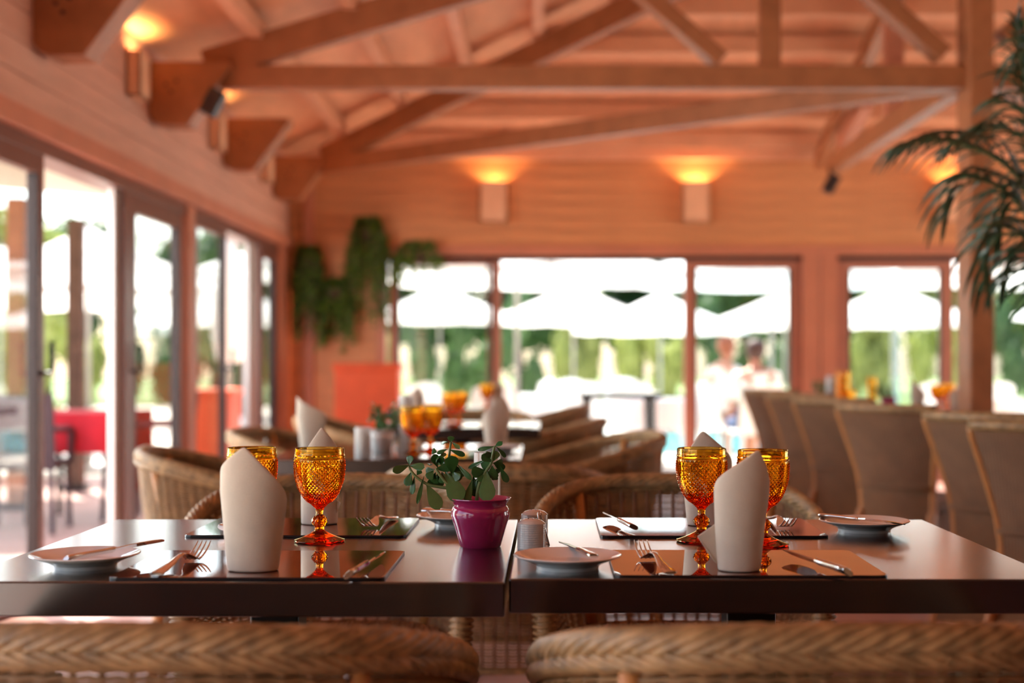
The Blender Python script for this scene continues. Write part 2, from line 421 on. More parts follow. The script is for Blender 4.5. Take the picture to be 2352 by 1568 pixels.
# back wall
wb = empty('wall_back', (0, 0, 0), kind='structure')
pb = None
for k in range(7):
    if pb is None:
        pb = MB().box((WX-0.14, BY, 0.0015), (7.3, BY+0.14, 0.1185)).build('wall_board', M['wall_x'], wb, bevel=0.004); pb.location = (0, 0, 2.06)
    else: share(pb, 'wall_board', wb, (0, 0, 2.06+0.12*k))
MB().box((WX-0.14, BY+0.02, 2.05), (7.3, BY+0.15, 2.9)).build('wall_core', M['frame_dark'], wb)
def bxX(px): return (px-VPX)*BY/F_PX
MB().box((WX, BY, 0), (bxX(876), BY+0.15, 2.06)).build('wall_back_corner', M['wall_x'], None, kind='structure')
MB().box((bxX(700), BY-0.05, 0), (bxX(722), BY, 2.85)).build('trim_7', M['trim'], None, kind='structure', bevel=0.006)
MB().box((bxX(860), BY-0.04, 1.975), (7.2, BY+0.10, 2.06)).build('trim_8', M['trim'], None, kind='structure', bevel=0.006)
for n, (a, b) in enumerate(((866, 886), (1843, 1882), (1884, 1922), (2420, 2470))):
    MB().box((bxX(a), BY-0.03, 0), (bxX(b), BY+0.12, 1.975)).build('trim_%d' % (9+n), M['trim'], None, kind='structure', bevel=0.005)
leaf('door_6', 'x', bxX(895), bxX(1150), BY+0.04, 0.0, 1.965, 0.075, mfr='frame_back')
leaf('door_7', 'x', bxX(1572), bxX(1842), BY+0.04, 0.0, 1.965, 0.105, mfr='frame_back')
leaf('door_8', 'x', bxX(1924), bxX(2190), BY+0.04, 0.0, 1.965, 0.11, mfr='frame_back')
leaf('door_9', 'x', bxX(2215), bxX(2420), BY+0.08, 0.0, 1.965, 0.06, mfr='frame_back')
MB().box((bxX(1118), BY-0.02, 0), (bxX(1126), BY+0.01, 1.965)).build('door_guide', M['frame'], None, kind='structure')
MB().box((bxX(886), BY+0.01, 1.93), (bxX(1843), BY+0.12, 1.975)).build('door_head', M['frame_dark'], None, kind='structure')
MB().box((bxX(1922), BY+0.01, 1.93), (bxX(2420), BY+0.12, 1.975)).build('door_head', M['frame_dark'], None, kind='structure')
MB().box((bxX(876), BY-0.02, 0), (bxX(2420), BY+0.14, 0.035)).build('door_sill', M['trim'], None, kind='structure')
MB().box((bxX(2470), BY, 0), (7.3, BY+0.15, 2.06)).build('wall_back_far', M['wall_x'], None, kind='structure')

# right wall and the wall behind the camera: solid and dark nearby to cut bounce, posts beyond
MB().box((7.2, -4.1, 2.05), (7.35, 12.5, 2.95)).build('wall_right', M['wall_y'], None, kind='structure')
MB().box((-2.3, -4.2, 0), (7.3, -4.05, 4.3)).build('wall_front', M['bounce_cut'], None, kind='structure')
MB().box((7.2, -4.1, 0), (7.35, 4.8, 2.05)).build('wall_right_near', M['bounce_cut'], None, kind='structure')
for n, yy in enumerate((4.8, 7.2, 9.8, 12.3)):
    MB().box((7.2, yy, 0), (7.35, yy+0.2, 2.05)).build('trim_%d' % (20+n), M['trim'], None, kind='structure')

# roof: left slope, right slope and the hipped rear slope
APX = 2.46
zr = deck_left(APX)
hipY = BY-(zr-2.90)/0.295
zw = deck_left(WX-0.3)
def slab(name, pts, t=0.04):
    b = MB(); n = len(pts)
    v = [Vector(p) for p in pts]; v2 = [p+Vector((0, 0, t)) for p in v]
    b.add(v+v2, [tuple(range(n)), tuple(range(n, 2*n))[::-1]]+[(i, (i+1) % n, n+(i+1) % n, n+i) for i in range(n)])
    return b.build(name, M['deck'], None, kind='structure', recalc=True)
YB = BY+0.4
# where the left eave meets the rear slope
def hip_pt(X): return BY-(deck_left(X)-2.90)/0.295
slab('ceiling_left', [(WX-0.3, -4.2, zw), (APX, -4.2, zr), (APX, hipY, zr), (WX-0.3, hip_pt(WX-0.3), zw)])
slab('ceiling_right', [(2*APX-WX+0.5, -4.2, zw), (APX, -4.2, zr), (APX, hipY, zr), (2*APX-WX+0.3, hip_pt(WX-0.3), zw)])
slab('ceiling_rear', [(WX-0.3, YB, deck_rear(YB)), (2*APX-WX+0.3, YB, deck_rear(YB)), (2*APX-WX+0.3, hip_pt(WX-0.3), zw), (APX, hipY, zr), (WX-0.3, hip_pt(WX-0.3), zw)])
# purlins along the left slope, ending at the hip
for k in range(8):
    X = -1.60+0.53*k
    ye = min(hip_pt(X)-0.05, 11.9)
    zc = deck_left(X)-0.05
    MB().box((X-0.04, -4.0, zc-0.07), (X+0.04, ye, zc+0.03)).build('roof_purlin', M['purlin'], None, kind='structure', bevel=0.004)
# purlins of the rear slope
for k in range(8):
    Yp = 12.04-0.52*k
    zc = deck_rear(Yp)-0.05
    X0 = (zc+0.05-2.95)/0.30-1.75
    MB().box((max(X0, WX), Yp-0.035, zc-0.10), (2*APX-max(X0, WX), Yp+0.035, zc+0.03)).build('roof_purlin', M['purlin'], None, kind='structure', bevel=0.004)
MB().box((WX, BY-0.10, 2.80), (7.2, BY+0.02, 2.885)).build('trim_40', M['purlin'], None, kind='structure', bevel=0.005)
# corbels on the left wall
for k, Yc in enumerate((6.14, 7.95, 9.80, 11.62)):
    poly = [(WX, 2.43), (WX+0.025, 2.395), (WX+0.07, 2.375), (WX+0.22, 2.375), (WX+0.46, 2.70), (WX+0.46, 2.73), (WX, 2.73)]
    c = MB().prism(poly, 'y', Yc, Yc+0.19).build('wall_bracket', M['beam'], None, kind='structure', bevel=0.005, recalc=True)
    for bx_, bz_ in ((0.10, 2.60), (0.13, 2.56), (0.16, 2.62)):
        MB().lathe([(0.0, 0), (0.010, 0), (0.010, 0.006), (0.0, 0.008)], 8, M=Matrix.Translation((WX+bx_, Yc, bz_)) @ Matrix.Rotation(PI/2, 4, 'X')).build('bolt', M['frame_dark'], c)
# tie beams: square to the wall, then diagonal, then along the room, all meeting at the post
def timber(name, a, b, w, h, m='beam', up=(0, 0, 1)):
    return MB().beam(a, b, w, h, up).build(name, M[m], None, kind='structure', bevel=0.005)
zt = (ZT0+ZT1)/2
timber('roof_tie_beam', (WX+0.36, 8.05, zt), (6.9, 8.05, zt), 0.10, ZT1-ZT0)
timber('roof_tie_beam', (WX+0.40, 11.72, zt+0.005), (COLX-0.05, COLY+0.05, zt+0.005), 0.10, ZT1-ZT0)
timber('roof_tie_beam', (2.40, COLY+0.12, zt-0.002), (2.40, 11.62, zt-0.002), 0.10, ZT1-ZT0+0.01)
timber('roof_tie_beam', (COLX+0.05, COLY+0.05, zt+0.003), (6.5, 11.75, zt+0.003), 0.10, ZT1-ZT0)
# rafters over them
def rz(X): return deck_left(X)-0.10-0.085
timber('roof_rafter', (WX+0.30, 8.05, rz(WX+0.30)), (APX, 8.05, rz(APX)), 0.088, 0.17)
timber('roof_rafter', (7.0, 8.05, rz(2*APX-7.0)), (APX, 8.05, rz(APX)), 0.088, 0.17)
timber('roof_hip_rafter', (WX+0.42, 11.70, rz(WX+0.42)-0.03), (APX, COLY, rz(APX)-0.03), 0.09, 0.17)
timber('roof_hip_rafter', (2*APX-WX-0.3, 11.75, rz(WX+0.3)-0.03), (APX, COLY, rz(APX)-0.03), 0.09, 0.17)
timber('roof_rafter', (WX+0.1, 4.25, rz(WX+0.1)), (APX, 4.25, rz(APX)), 0.088, 0.17)
timber('roof_rafter', (2.40, 12.2, deck_rear(12.2)-0.19), (2.40, COLY+0.1, deck_rear(COLY+0.1)-0.19), 0.09, 0.17)
# struts and posts of the truss
def tp(px, py, Y=8.05): return P(px, py, Y)
timber('roof_strut', tp(1655, 140), tp(1418, -66), 0.09, 0.16, up=(0, 1, 0))
timber('roof_strut', tp(2165, 128), tp(1800, -190), 0.09, 0.16, up=(0, 1, 0))
MB().box((1.24, 8.01, ZT1), (1.36, 8.09, rz(1.30))).build('roof_post', M['beam'], None, kind='structure', bevel=0.005)
timber('roof_strut', tp(2300, 90), tp(2560, -150), 0.09, 0.16, up=(0, 1, 0))
timber('roof_post', P(1936, 332, 11.45), P(1990, 232, 11.0), 0.10, 0.12, m='trim')
MB().box((0.02+2.32, 9.6, ZT1), (2.46, 9.72, 3.4)).build('roof_post', M['trim'], None, kind='structure', bevel=0.005)
# the post itself
MB().box((COLX-0.062, 7.92, 0), (COLX+0.072, 8.18, 4.1)).build('roof_column', M['beam'], None, kind='structure', bevel=0.006)

# loudspeakers on the beams
sp = empty('loudspeaker', (WX+0.375, 7.95, 2.49), label='small black loudspeaker hung on the second wall bracket at left', cat='loudspeaker', group='small black loudspeakers on the beams')
Ms = Matrix.Rotation(math.radians(28), 4, 'Y')
MB().box((-0.045, -0.10, -0.075), (0.045, 0.0, 0.075), Ms).build('housing', M['black'], sp, bevel=0.008)
MB().box((-0.038, -0.108, -0.066), (0.038, -0.10, 0.066), Ms).build('grille', M['frame_dark'], sp)
MB().tube([(0, 0, 0), (-0.01, 0.02, 0.03), (-0.05, 0.05, 0.08)], 0.012, 8).build('bracket', M['black'], sp)
s2 = copy_tree(sp, P(1906, 424, 11.5), label='small black loudspeaker under the end of the pale beam, right of the sconces')
for ch in s2.children:
    if ch.name.startswith('bracket'):
        ch.data = MB().tube([(0, -0.03, 0.05), (0, -0.02, 0.12), (0.02, 0.0, 0.17)], 0.012, 8).mesh('bracket'); ch.data.materials.append(M['black'])

# wall sconces
def sconce(loc, rz_, label, grp, power, w=0.115, d=0.12, h=0.355):
    s = empty('wall_sconce', loc, rz_, label=label, cat='lamp', group=grp)
    t = 0.01
    b = MB()
    b.box((-w, -d, 0), (w, -d+t, h)); b.box((-w, -d, 0), (-w+t, 0, h)); b.box((w-t, -d, 0), (w, 0, h)); b.box((-w, -t, 0), (w, 0, h))
    b.box((-w, -d, 0), (w, 0, t)); b.build('shade', M['lamp'], s)
    MB().lathe([(0.0, 0.0), (0.022, 0.0), (0.022, 0.05), (0.014, 0.07), (0.0, 0.075)], 16, c=(0, -d*0.5, h-0.20)).build('bulb', mat('bulb_glow', lin(255, 220, 160), 0.3, emit=lin(255, 190, 110), estr=12), s, smooth=60)
    ld = bpy.data.lights.new('sconce_light', 'POINT'); ld.energy = power; ld.color = (1.0, 0.64, 0.26); ld.shadow_soft_size = 0.03
    lo = bpy.data.objects.new('sconce_light', ld); COL.objects.link(lo); lo.parent = s; lo.location = (0, -d*0.5, h-0.075)
    return s
grpS = 'box sconces on the walls'
sconce((bxX(1135), BY-0.001, 2.255), 0, 'square wooden uplight sconce on the back wall, above the open doorway', grpS, 9)
sconce((bxX(1597), BY-0.001, 2.255), 0, 'square wooden uplight sconce between the open doorway and the right-hand door', grpS, 14)
sconce((bxX(2180), BY-0.001, 2.255), 0, 'wooden uplight sconce glowing behind the palm fronds', grpS, 9)
sconce((WX+0.001, 7.62, 2.46), PI/2, 'slim sconce on the left wall between the first and second bracket', grpS, 16, 0.10, 0.075, 0.24)
sconce((WX+0.001, 9.50, 2.46), PI/2, 'slim sconce on the left wall between the second and third bracket', grpS, 12, 0.10, 0.075, 0.24)
sconce((WX+0.001, 11.2, 2.46), PI/2, 'slim sconce on the left wall between the third and last bracket', grpS, 16, 0.10, 0.075, 0.24)

# ================================================================== FURNITURE
TZ = 0.75
def dining_table(x0, x1, y0, y1, label, rot=0.0, seat_cut=None):
    cx, cyy = (x0+x1)/2, (y0+y1)/2
    t = empty('dining_table', (cx, cyy, 0), rot, label=label, cat='table', group='dark square dining tables')
    w, d = (x1-x0)/2, (y1-y0)/2
    MB().box((-w, -d, TZ-0.049), (w, d, TZ)).build('tabletop', M['table'], t, bevel=0.0025)
    MB().box((-0.04, -0.04, 0.03), (0.04, 0.04, TZ-0.049)).build('pedestal', M['table_base'], t, bevel=0.004)
    b = MB()
    b.box((-0.26, -0.035, 0.0), (0.26, 0.035, 0.03)); b.box((-0.035, -0.26, 0.0), (0.035, 0.26, 0.03))
    b.build('foot_cross', M['table_base'], t)
    MB().box((-0.20, -0.20, TZ-0.062), (0.20, 0.20, TZ-0.049)).build('mounting_plate', M['table_base'], t)
    return t
dining_table(-0.822, -0.0455, 1.975, 2.75, 'dark wood square table at front left, with the potted jade plant', math.radians(-0.5))
dining_table(-0.041, 0.737, 2.0, 2.752, 'dark wood square table at front right, with two shakers at its corner', math.radians(-0.4))

# ---- woven tub chair -------------------------------------------------------
def smooth_path(pts, n):
    """Catmull-Rom through pts, n samples per span"""
    pts = [Vector(p) for p in pts]; out = []
    for i in range(len(pts)-1):
        p0 = pts[max(i-1, 0)]; p1 = pts[i]; p2 = pts[i+1]; p3 = pts[min(i+2, len(pts)-1)]
        for k in range(n):
            t = k/n
            out.append(0.5*((2*p1)+(p2-p0)*t+(2*p0-5*p1+4*p2-p3)*t*t+(3*p1-p0-3*p2+p3)*t**3))
    out.append(pts[-1]); return out
def resample(path, n):
    d = [0.0]
    for a, b in zip(path, path[1:]): d.append(d[-1]+(b-a).length)
    out = []; j = 0
    for i in range(n):
        s = d[-1]*i/(n-1)
        while j < len(d)-2 and d[j+1] < s: j += 1
        t = (s-d[j])/max(d[j+1]-d[j], 1e-9); out.append(path[j].lerp(path[j+1], t))
    return out
def mirror(half):
    return [Vector((-p[0], p[1], p[2])) for p in half[::-1]]+[Vector(p) for p in half[1:]]
def weave(top, bot, rows, amp=0.0035, r=0.0034, bulge=0.0, closed=False, v0=0.0, v1=1.0):
    """rows of strands running over and under the stakes that stand between the two paths"""
    b = MB(); n = len(top)
    cx = sum((p for p in top), Vector())/n
    nrm = []
    for i in range(n):
        t = (top[(i+1) % n]-top[i-1]) if closed else (top[min(i+1, n-1)]-top[max(i-1, 0)])
        nn = Vector((t.y, -t.x, 0))
        if nn.length < 1e-6: nn = Vector((0, -1, 0))
        nrm.append(nn.normalized())
    for k in range(rows):
        v = v0+(v1-v0)*k/(rows-1)
        pts = []
        m = n if closed else n-1
        for i in range(n):
            p = top[i].lerp(bot[i], v)+nrm[i]*(bulge*math.sin(PI*v)+amp*(1.6 if k % 2 else 0.9))
            pts.append(p)
            if closed or i < n-1:
                j = (i+1) % n
                q = (top[i]+top[j]).lerp(bot[i]+bot[j], v)*0.5+(nrm[i]+nrm[j])*0.5*(bulge*math.sin(PI*v)-amp*(1.2 if k % 2 else 1.9))
                pts.append(q)
        b.tube(pts, r, 4, caps=False, closed=closed)
    return b
def stakes(top, bot, r=0.0042, bulge=0.0, step=1):
    b = MB(); n = len(top)
    for i in range(0, n, step):
        t = top[min(i+1, n-1)]-top[max(i-1, 0)]; nn = Vector((t.y, -t.x, 0)).normalized()
        b.tube([top[i].lerp(bot[i], v)+nn*bulge*math.sin(PI*v) for v in (0, 0.33, 0.66, 1)], r, 5, caps=False)
    return b
def braid(path, R, r, strands=4, pitch=0.11, per=0.011):
    L = sum((b-a).length for a, b in zip(path, path[1:])); n = int(L/per); pts = resample(path, n)
    b = MB()
    for s in range(strands):
        q = []; hand = 1
        for i, p in enumerate(pts):
            t = (pts[min(i+1, n-1)]-pts[max(i-1, 0)]).normalized()
            sd = t.cross(Vector((0, 0, 1)))
            sd = sd.normalized() if sd.length > 1e-3 else Vector((1, 0, 0))
            up = sd.cross(t); a = 2*PI*(hand*i*L/n/pitch+s/strands)
            q.append(p+sd*R*math.cos(a)+up*R*math.sin(a))
        b.tube(q, r, 6)
    return b

def make_tub_chair():
    c = empty('wicker_tub_chair', (0, 0, 0), label='x', cat='chair', group='woven tub chairs round the tables')
    half = [(0, -0.285, 0.768), (0.12, -0.278, 0.766), (0.21, -0.245, 0.758), (0.275, -0.175, 0.742), (0.312, -0.07, 0.714), (0.322, 0.05, 0.680), (0.318, 0.15, 0.652), (0.308, 0.225, 0.625), (0.300, 0.255, 0.585)]
    half = [(x, y, z-0.008*max(0, (z-0.42)/0.35)) for x, y, z in half]
    rim = smooth_path(mirror(half), 6)
    rb_ = braid(rim, 0.0125, 0.0072, 8, 0.20).tube(resample(rim, 60), 0.0125, 8)
    out_ = []
    rs = resample(rim, 70)
    for i, p in enumerate(rs):
        t = rs[min(i+1, 69)]-rs[max(i-1, 0)]; nn = Vector((t.y, -t.x, 0)).normalized(); out_.append(p+nn*0.007+Vector((0, 0, -0.0195)))
    rb2 = braid(out_, 0.0072, 0.0055, 6, -0.15); rb_.add(rb2.v, rb2.f)
    rb_.build('braided_rim', M['wicker_rim'], c, smooth=179)
    # shell between the rim and the seat, then a skirt below the seat
    n = 47
    top = resample(smooth_path(mirror([(x, y, z-0.018) for x, y, z in half[:8]]), 6), n)
    hb = [(0, -0.225, 0.40), (0.11, -0.218, 0.40), (0.185, -0.19, 0.40), (0.235, -0.135, 0.40), (0.258, -0.05, 0.40), (0.264, 0.04, 0.40), (0.268, 0.13, 0.40), (0.270, 0.235, 0.40)]
    bot = resample(smooth_path(mirror(hb), 6), n)
    weave(top, bot, 44, bulge=0.012).build('woven_shell', M['wicker'], c, smooth=179, kind='stuff')
    stakes(top, bot, bulge=0.012).build('shell_stakes', M['wicker_stake'], c, smooth=179, kind='stuff')
    loop = [(0.268, 0.235), (0.264, 0.04), (0.252, -0.06), (0.225, -0.14), (0.17, -0.20), (0.09, -0.225), (0, -0.23)]
    lp = [Vector((x, y, 0)) for x, y in loop]; lp = lp+[Vector((-p.x, p.y, 0)) for p in lp[-2::-1]]
    lp = smooth_path(lp, 5)+[Vector((-0.268+0.536*t, 0.245, 0)) for t in (0.12, 0.3, 0.5, 0.7, 0.88)]
    ring = resample(lp+[lp[0]], 53)[:-1]
    ra = [p+Vector((0, 0, 0.405)) for p in ring]; rb = [Vector((p.x*0.98, p.y*0.98, 0.20)) for p in ring]
    weave(ra, rb, 24, closed=True).build('woven_skirt', M['wicker'], c, smooth=179, kind='stuff')
    stakes(ra, rb).build('skirt_stakes', M['wicker_stake'], c, smooth=179, kind='stuff')
    b = MB(); b.tube([Vector((p.x*0.985, p.y*0.985, 0.197)) for p in ring], 0.009, 6, closed=True)
    b.tube([Vector((p.x*1.01, p.y*1.01, 0.408)) for p in ring], 0.010, 6, closed=True)
    b.build('binding', M['wicker_rim'], c, smooth=179)
    b = MB(); m = len(ring)
    b.add([(p.x*0.985, p.y*0.985, 0.425) for p in ring]+[(p.x*0.985, p.y*0.985, 0.40) for p in ring]+[(0, 0, 0.428)],
          [(i, (i+1) % m, 2*m) for i in range(m)]+[(m+i, m+(i+1) % m, (i+1) % m, i) for i in range(m)])
    b.build('seat', M['fine_weave'], c)
    for sx in (-1, 1):
        b = MB(); b.tube([(sx*0.298, 0.252, 0.60), (sx*0.285, 0.252, 0.42), (sx*0.272, 0.246, 0.2), (sx*0.262, 0.246, 0.0)], [0.021, 0.021, 0.021, 0.018], 10)
        for k in range(44):
            z = 0.02+k*0.0132; xx = 0.263+0.035*z/0.6
            b.tube([(sx*xx+0.0225*math.cos(a), 0.249+0.0225*math.sin(a), z+0.002*math.sin(a)) for a in [2*PI*q/10 for q in range(10)]], 0.005, 4, closed=True)
        b.build('leg', M['wicker'], c, smooth=179)
        b = MB(); b.tube([(sx*0.185, -0.205, 0.42), (sx*0.19, -0.22, 0.2), (sx*0.20, -0.24, 0.0)], 0.018, 10).build('leg', M['rattan'], c, smooth=179)
        MB().tube([(sx*0.235, -0.225, 0.738), (sx*0.222, -0.20, 0.60), (sx*0.20, -0.185, 0.41)], 0.015, 10).build('back_post', M['rattan'], c, smooth=179)
    return c
tub = make_tub_chair()
tub_used = [False]
def tub_chair(x, y, rz, label, sc=1.0):
    if not tub_used[0]:
        tub_used[0] = True; tub.location = (x, y, 0); tub.rotation_euler = (0, 0, rz); tub['label'] = label; return tub
    return copy_tree(tub, (x, y, 0), rz, sc if sc != 1.0 else None, label)
tub_chair(-0.425, 1.80, math.radians(-2), 'nearest wicker tub chair at left, its braided back rim cut by the bottom edge')
tub_chair(0.325, 1.80, math.radians(2), 'nearest wicker tub chair at right, its braided rim along the bottom edge')
tub_chair(-0.47, 3.24, PI+math.radians(3), 'wicker tub chair across the left front table, behind the amber goblets')
tub_chair(0.315, 3.24, PI-math.radians(3), 'wicker tub chair across the right front table, light showing through its weave')
tub_chair(-1.01, 4.66, -PI/2+math.radians(10), 'wicker tub chair by the glass doors, seen from its side at left')
tub_chair(-0.12, 4.16, math.radians(-4), 'wicker tub chair just behind the potted jade plant, its back to the viewer')
tub_chair(0.18, 5.60, PI/2+math.radians(12), 'wicker tub chair with slanting rim, seen against the open bright doorway')
tub_chair(-0.98, 5.95, -PI/2-math.radians(8), 'wicker tub chair left of the second table, half hidden by a tall napkin')
tub_chair(0.03, 7.05, PI/2-math.radians(6), 'wicker tub chair at the right end of the third table')
tub_chair(-0.95, 7.3, -PI/2, 'wicker tub chair at the left end of the third table')
tub_chair(-0.34, 7.9, PI, 'wicker tub chair behind the third table, below the orange panel')
tub_chair(0.02, 9.15, PI/2, 'farthest wicker tub chair, at the right end of the last table')
tub_chair(-0.55, 8.55, 0.1, 'wicker tub chair in front of the farthest centre table')

# ---- high-backed woven chair ---------------------------------------------
def make_high_chair():
    c = empty('high_back_wicker_chair', (0, 0, 0), label='x', cat='chair', group='high-backed woven chairs at the right')
    prof = [(0.845, -0.315), (0.815, -0.308), (0.75, -0.288), (0.66, -0.262), (0.57, -0.24), (0.48, -0.226), (0.39, -0.222), (0.30, -0.232), (0.20, -0.258), (0.08, -0.30)]
    wid = [0.240, 0.236, 0.222, 0.202, 0.184, 0.172, 0.170, 0.178, 0.196, 0.222]
    def surf(u, v, off=0.0):
        f = v*(len(prof)-1); i = min(int(f), len(prof)-2); t = f-i
        z = prof[i][0]*(1-t)+prof[i+1][0]*t; y = prof[i][1]*(1-t)+prof[i+1][1]*t; w = wid[i]*(1-t)+wid[i+1]*t
        x = (2*u-1)*w
        curve = 0.045*(1-(2*u-1)**2)*(1 if v < 0.5 else max(0.0, 1-(v-0.5)*2)*0.6+0.4)
        return Vector((x, y-curve+off, z))
    b = MB(); b.grid(lambda u, v: surf(u, v), 14, 27); b.grid(lambda u, v: surf(1-u, v, 0.022), 14, 27)
    b.build('woven_back', M['fine_weave'], c, smooth=60)
    for u in (0.0, 1.0):
        MB().tube([surf(u, v/18, 0.011) for v in range(19)], 0.017, 8).build('edge_binding', M['rattan'], c, smooth=179)
    MB().tube([surf(i/16, 0, 0.011)+Vector((0, 0, 0.008)) for i in range(17)], 0.021, 10).build('top_rim', M['wicker_rim'], c, smooth=179)
    MB().tube([surf(i/10, 0.52, -0.004) for i in range(11)], 0.009, 6).build('cross_binding', M['fine_weave'], c, smooth=179)
    MB().prism([(-0.165, -0.215), (0.165, -0.215), (0.232, 0.27), (-0.232, 0.27)], 'z', 0.40, 0.455).build('seat', M['fine_weave'], c, bevel=0.015)
    for sx in (-1, 1):
        b = MB(); b.prism([(sx*0.165, -0.22), (sx*0.177, -0.22), (sx*0.234, 0.268), (sx*0.222, 0.268)], 'z', 0.10, 0.40).build('side_skirt', M['fine_weave'], c, recalc=True)
        MB().tube([(sx*0.225, 0.262, 0.42), (sx*0.228, 0.262, 0.0)], 0.018, 8).build('leg', M['rattan'], c, smooth=60)
        MB().tube([(sx*0.170, -0.225, 0.40), (sx*0.215, -0.285, 0.10), (sx*0.222, -0.31, 0.0)], 0.018, 8).build('leg', M['rattan'], c, smooth=60)
    MB().box((-0.225, 0.258, 0.10), (0.225, 0.268, 0.40)).build('front_skirt', M['fine_weave'], c)
    return c
hc = make_high_chair(); hc_used = [False]
def high_chair(x, y, rz, label):
    if not hc_used[0]:
        hc_used[0] = True; hc.location = (x, y, 0); hc.rotation_euler = (0, 0, rz); hc['label'] = label; return hc
    return copy_tree(hc, (x, y, 0), rz, None, label)
R50 = -math.radians(48)
def hc_at(px, Y, label, rz=R50):
    # px: where the left upper corner of the back stands; that corner sits at local (-.255,-.335)
    X = (px-VPX)*Y/F_PX
    lx, ly = -0.240, -0.315
    ox = lx*math.cos(rz)-ly*math.sin(rz); oy = lx*math.sin(rz)+ly*math.cos(rz)
    return high_chair(X-ox, Y-oy, rz, label)
hc_at(2228, 4.55, 'nearest high-backed wicker chair at the right edge, cut by the frame', -math.radians(38))
hc_at(2122, 5.35, 'second high-backed wicker chair from the right edge', -math.radians(50))
hc_at(1922, 6.30, 'high-backed wicker chair in the middle of the right-hand row, facing away', -math.radians(44))
hc_at(1822, 7.30, 'fourth high-backed wicker chair from the right edge', -math.radians(46))
hc_at(1762, 8.35, 'fifth high-backed wicker chair from the right edge', -math.radians(50))
hc_at(1708, 9.45, 'high-backed wicker chair farthest along the right-hand row', -math.radians(54))

# ---- tables further back --------------------------------------------------
dining_table(-0.86, -0.06, 4.42, 5.18, 'dark table of the second row, behind the left amber goblets')
dining_table(-0.74, 0.0, 6.45, 7.2, 'dark table of the third row, seen past the pair of goblets')
dining_table(-0.95, -0.2, 8.75, 9.5, 'dark table farthest back in the centre')
dining_table(1.66, 2.72, 8.60, 9.38, 'dark table of the right-hand row beside the timber post')
dining_table(1.80, 2.55, 6.35, 7.1, 'dark table behind the nearest high-backed chairs')

# ---- placemats -------------------------------------------------------------
def placemat(x0, x1, y0, y1, label, rot=0.0, z=TZ):
    cx, cyy = (x0+x1)/2, (y0+y1)/2; w, d = (x1-x0)/2, (y1-y0)/2
    e = empty('placemat', (cx, cyy, z), rot, label=label, cat='placemat', group='glossy bronze placemats')
    def outline(w, d, r=0.012):
        o = []
        for (sx, sy, a0) in ((1, 1, 0), (-1, 1, PI/2), (-1, -1, PI), (1, -1, 1.5*PI)):
            for k in range(5):
                a = a0+PI/2*k/4; o.append((sx*(w-r)+r*math.cos(a), sy*(d-r)+r*math.sin(a)))
        return o
    MB().prism(outline(w, d), 'z', 0.0004, 0.0036).build('board', M['mat_edge'], e)
    MB().prism(outline(w-0.0012, d-0.0012), 'z', 0.0036, 0.0042).build('glossy_face', M['placemat'], e)
    return e
MZ = TZ+0.0044
placemat(-0.604, -0.216, 1.988, 2.272, 'glossy bronze placemat at the near edge of the left table, under a napkin', math.radians(-0.6))
placemat(-0.618, -0.232, 2.468, 2.742, 'glossy bronze placemat at the far edge of the left table', math.radians(-0.5))
placemat(0.106, 0.494, 2.008, 2.278, 'glossy bronze placemat at the near edge of the right table', math.radians(-0.4))
placemat(0.106, 0.502, 2.462, 2.738, 'glossy bronze placemat at the far edge of the right table', math.radians(-0.4))

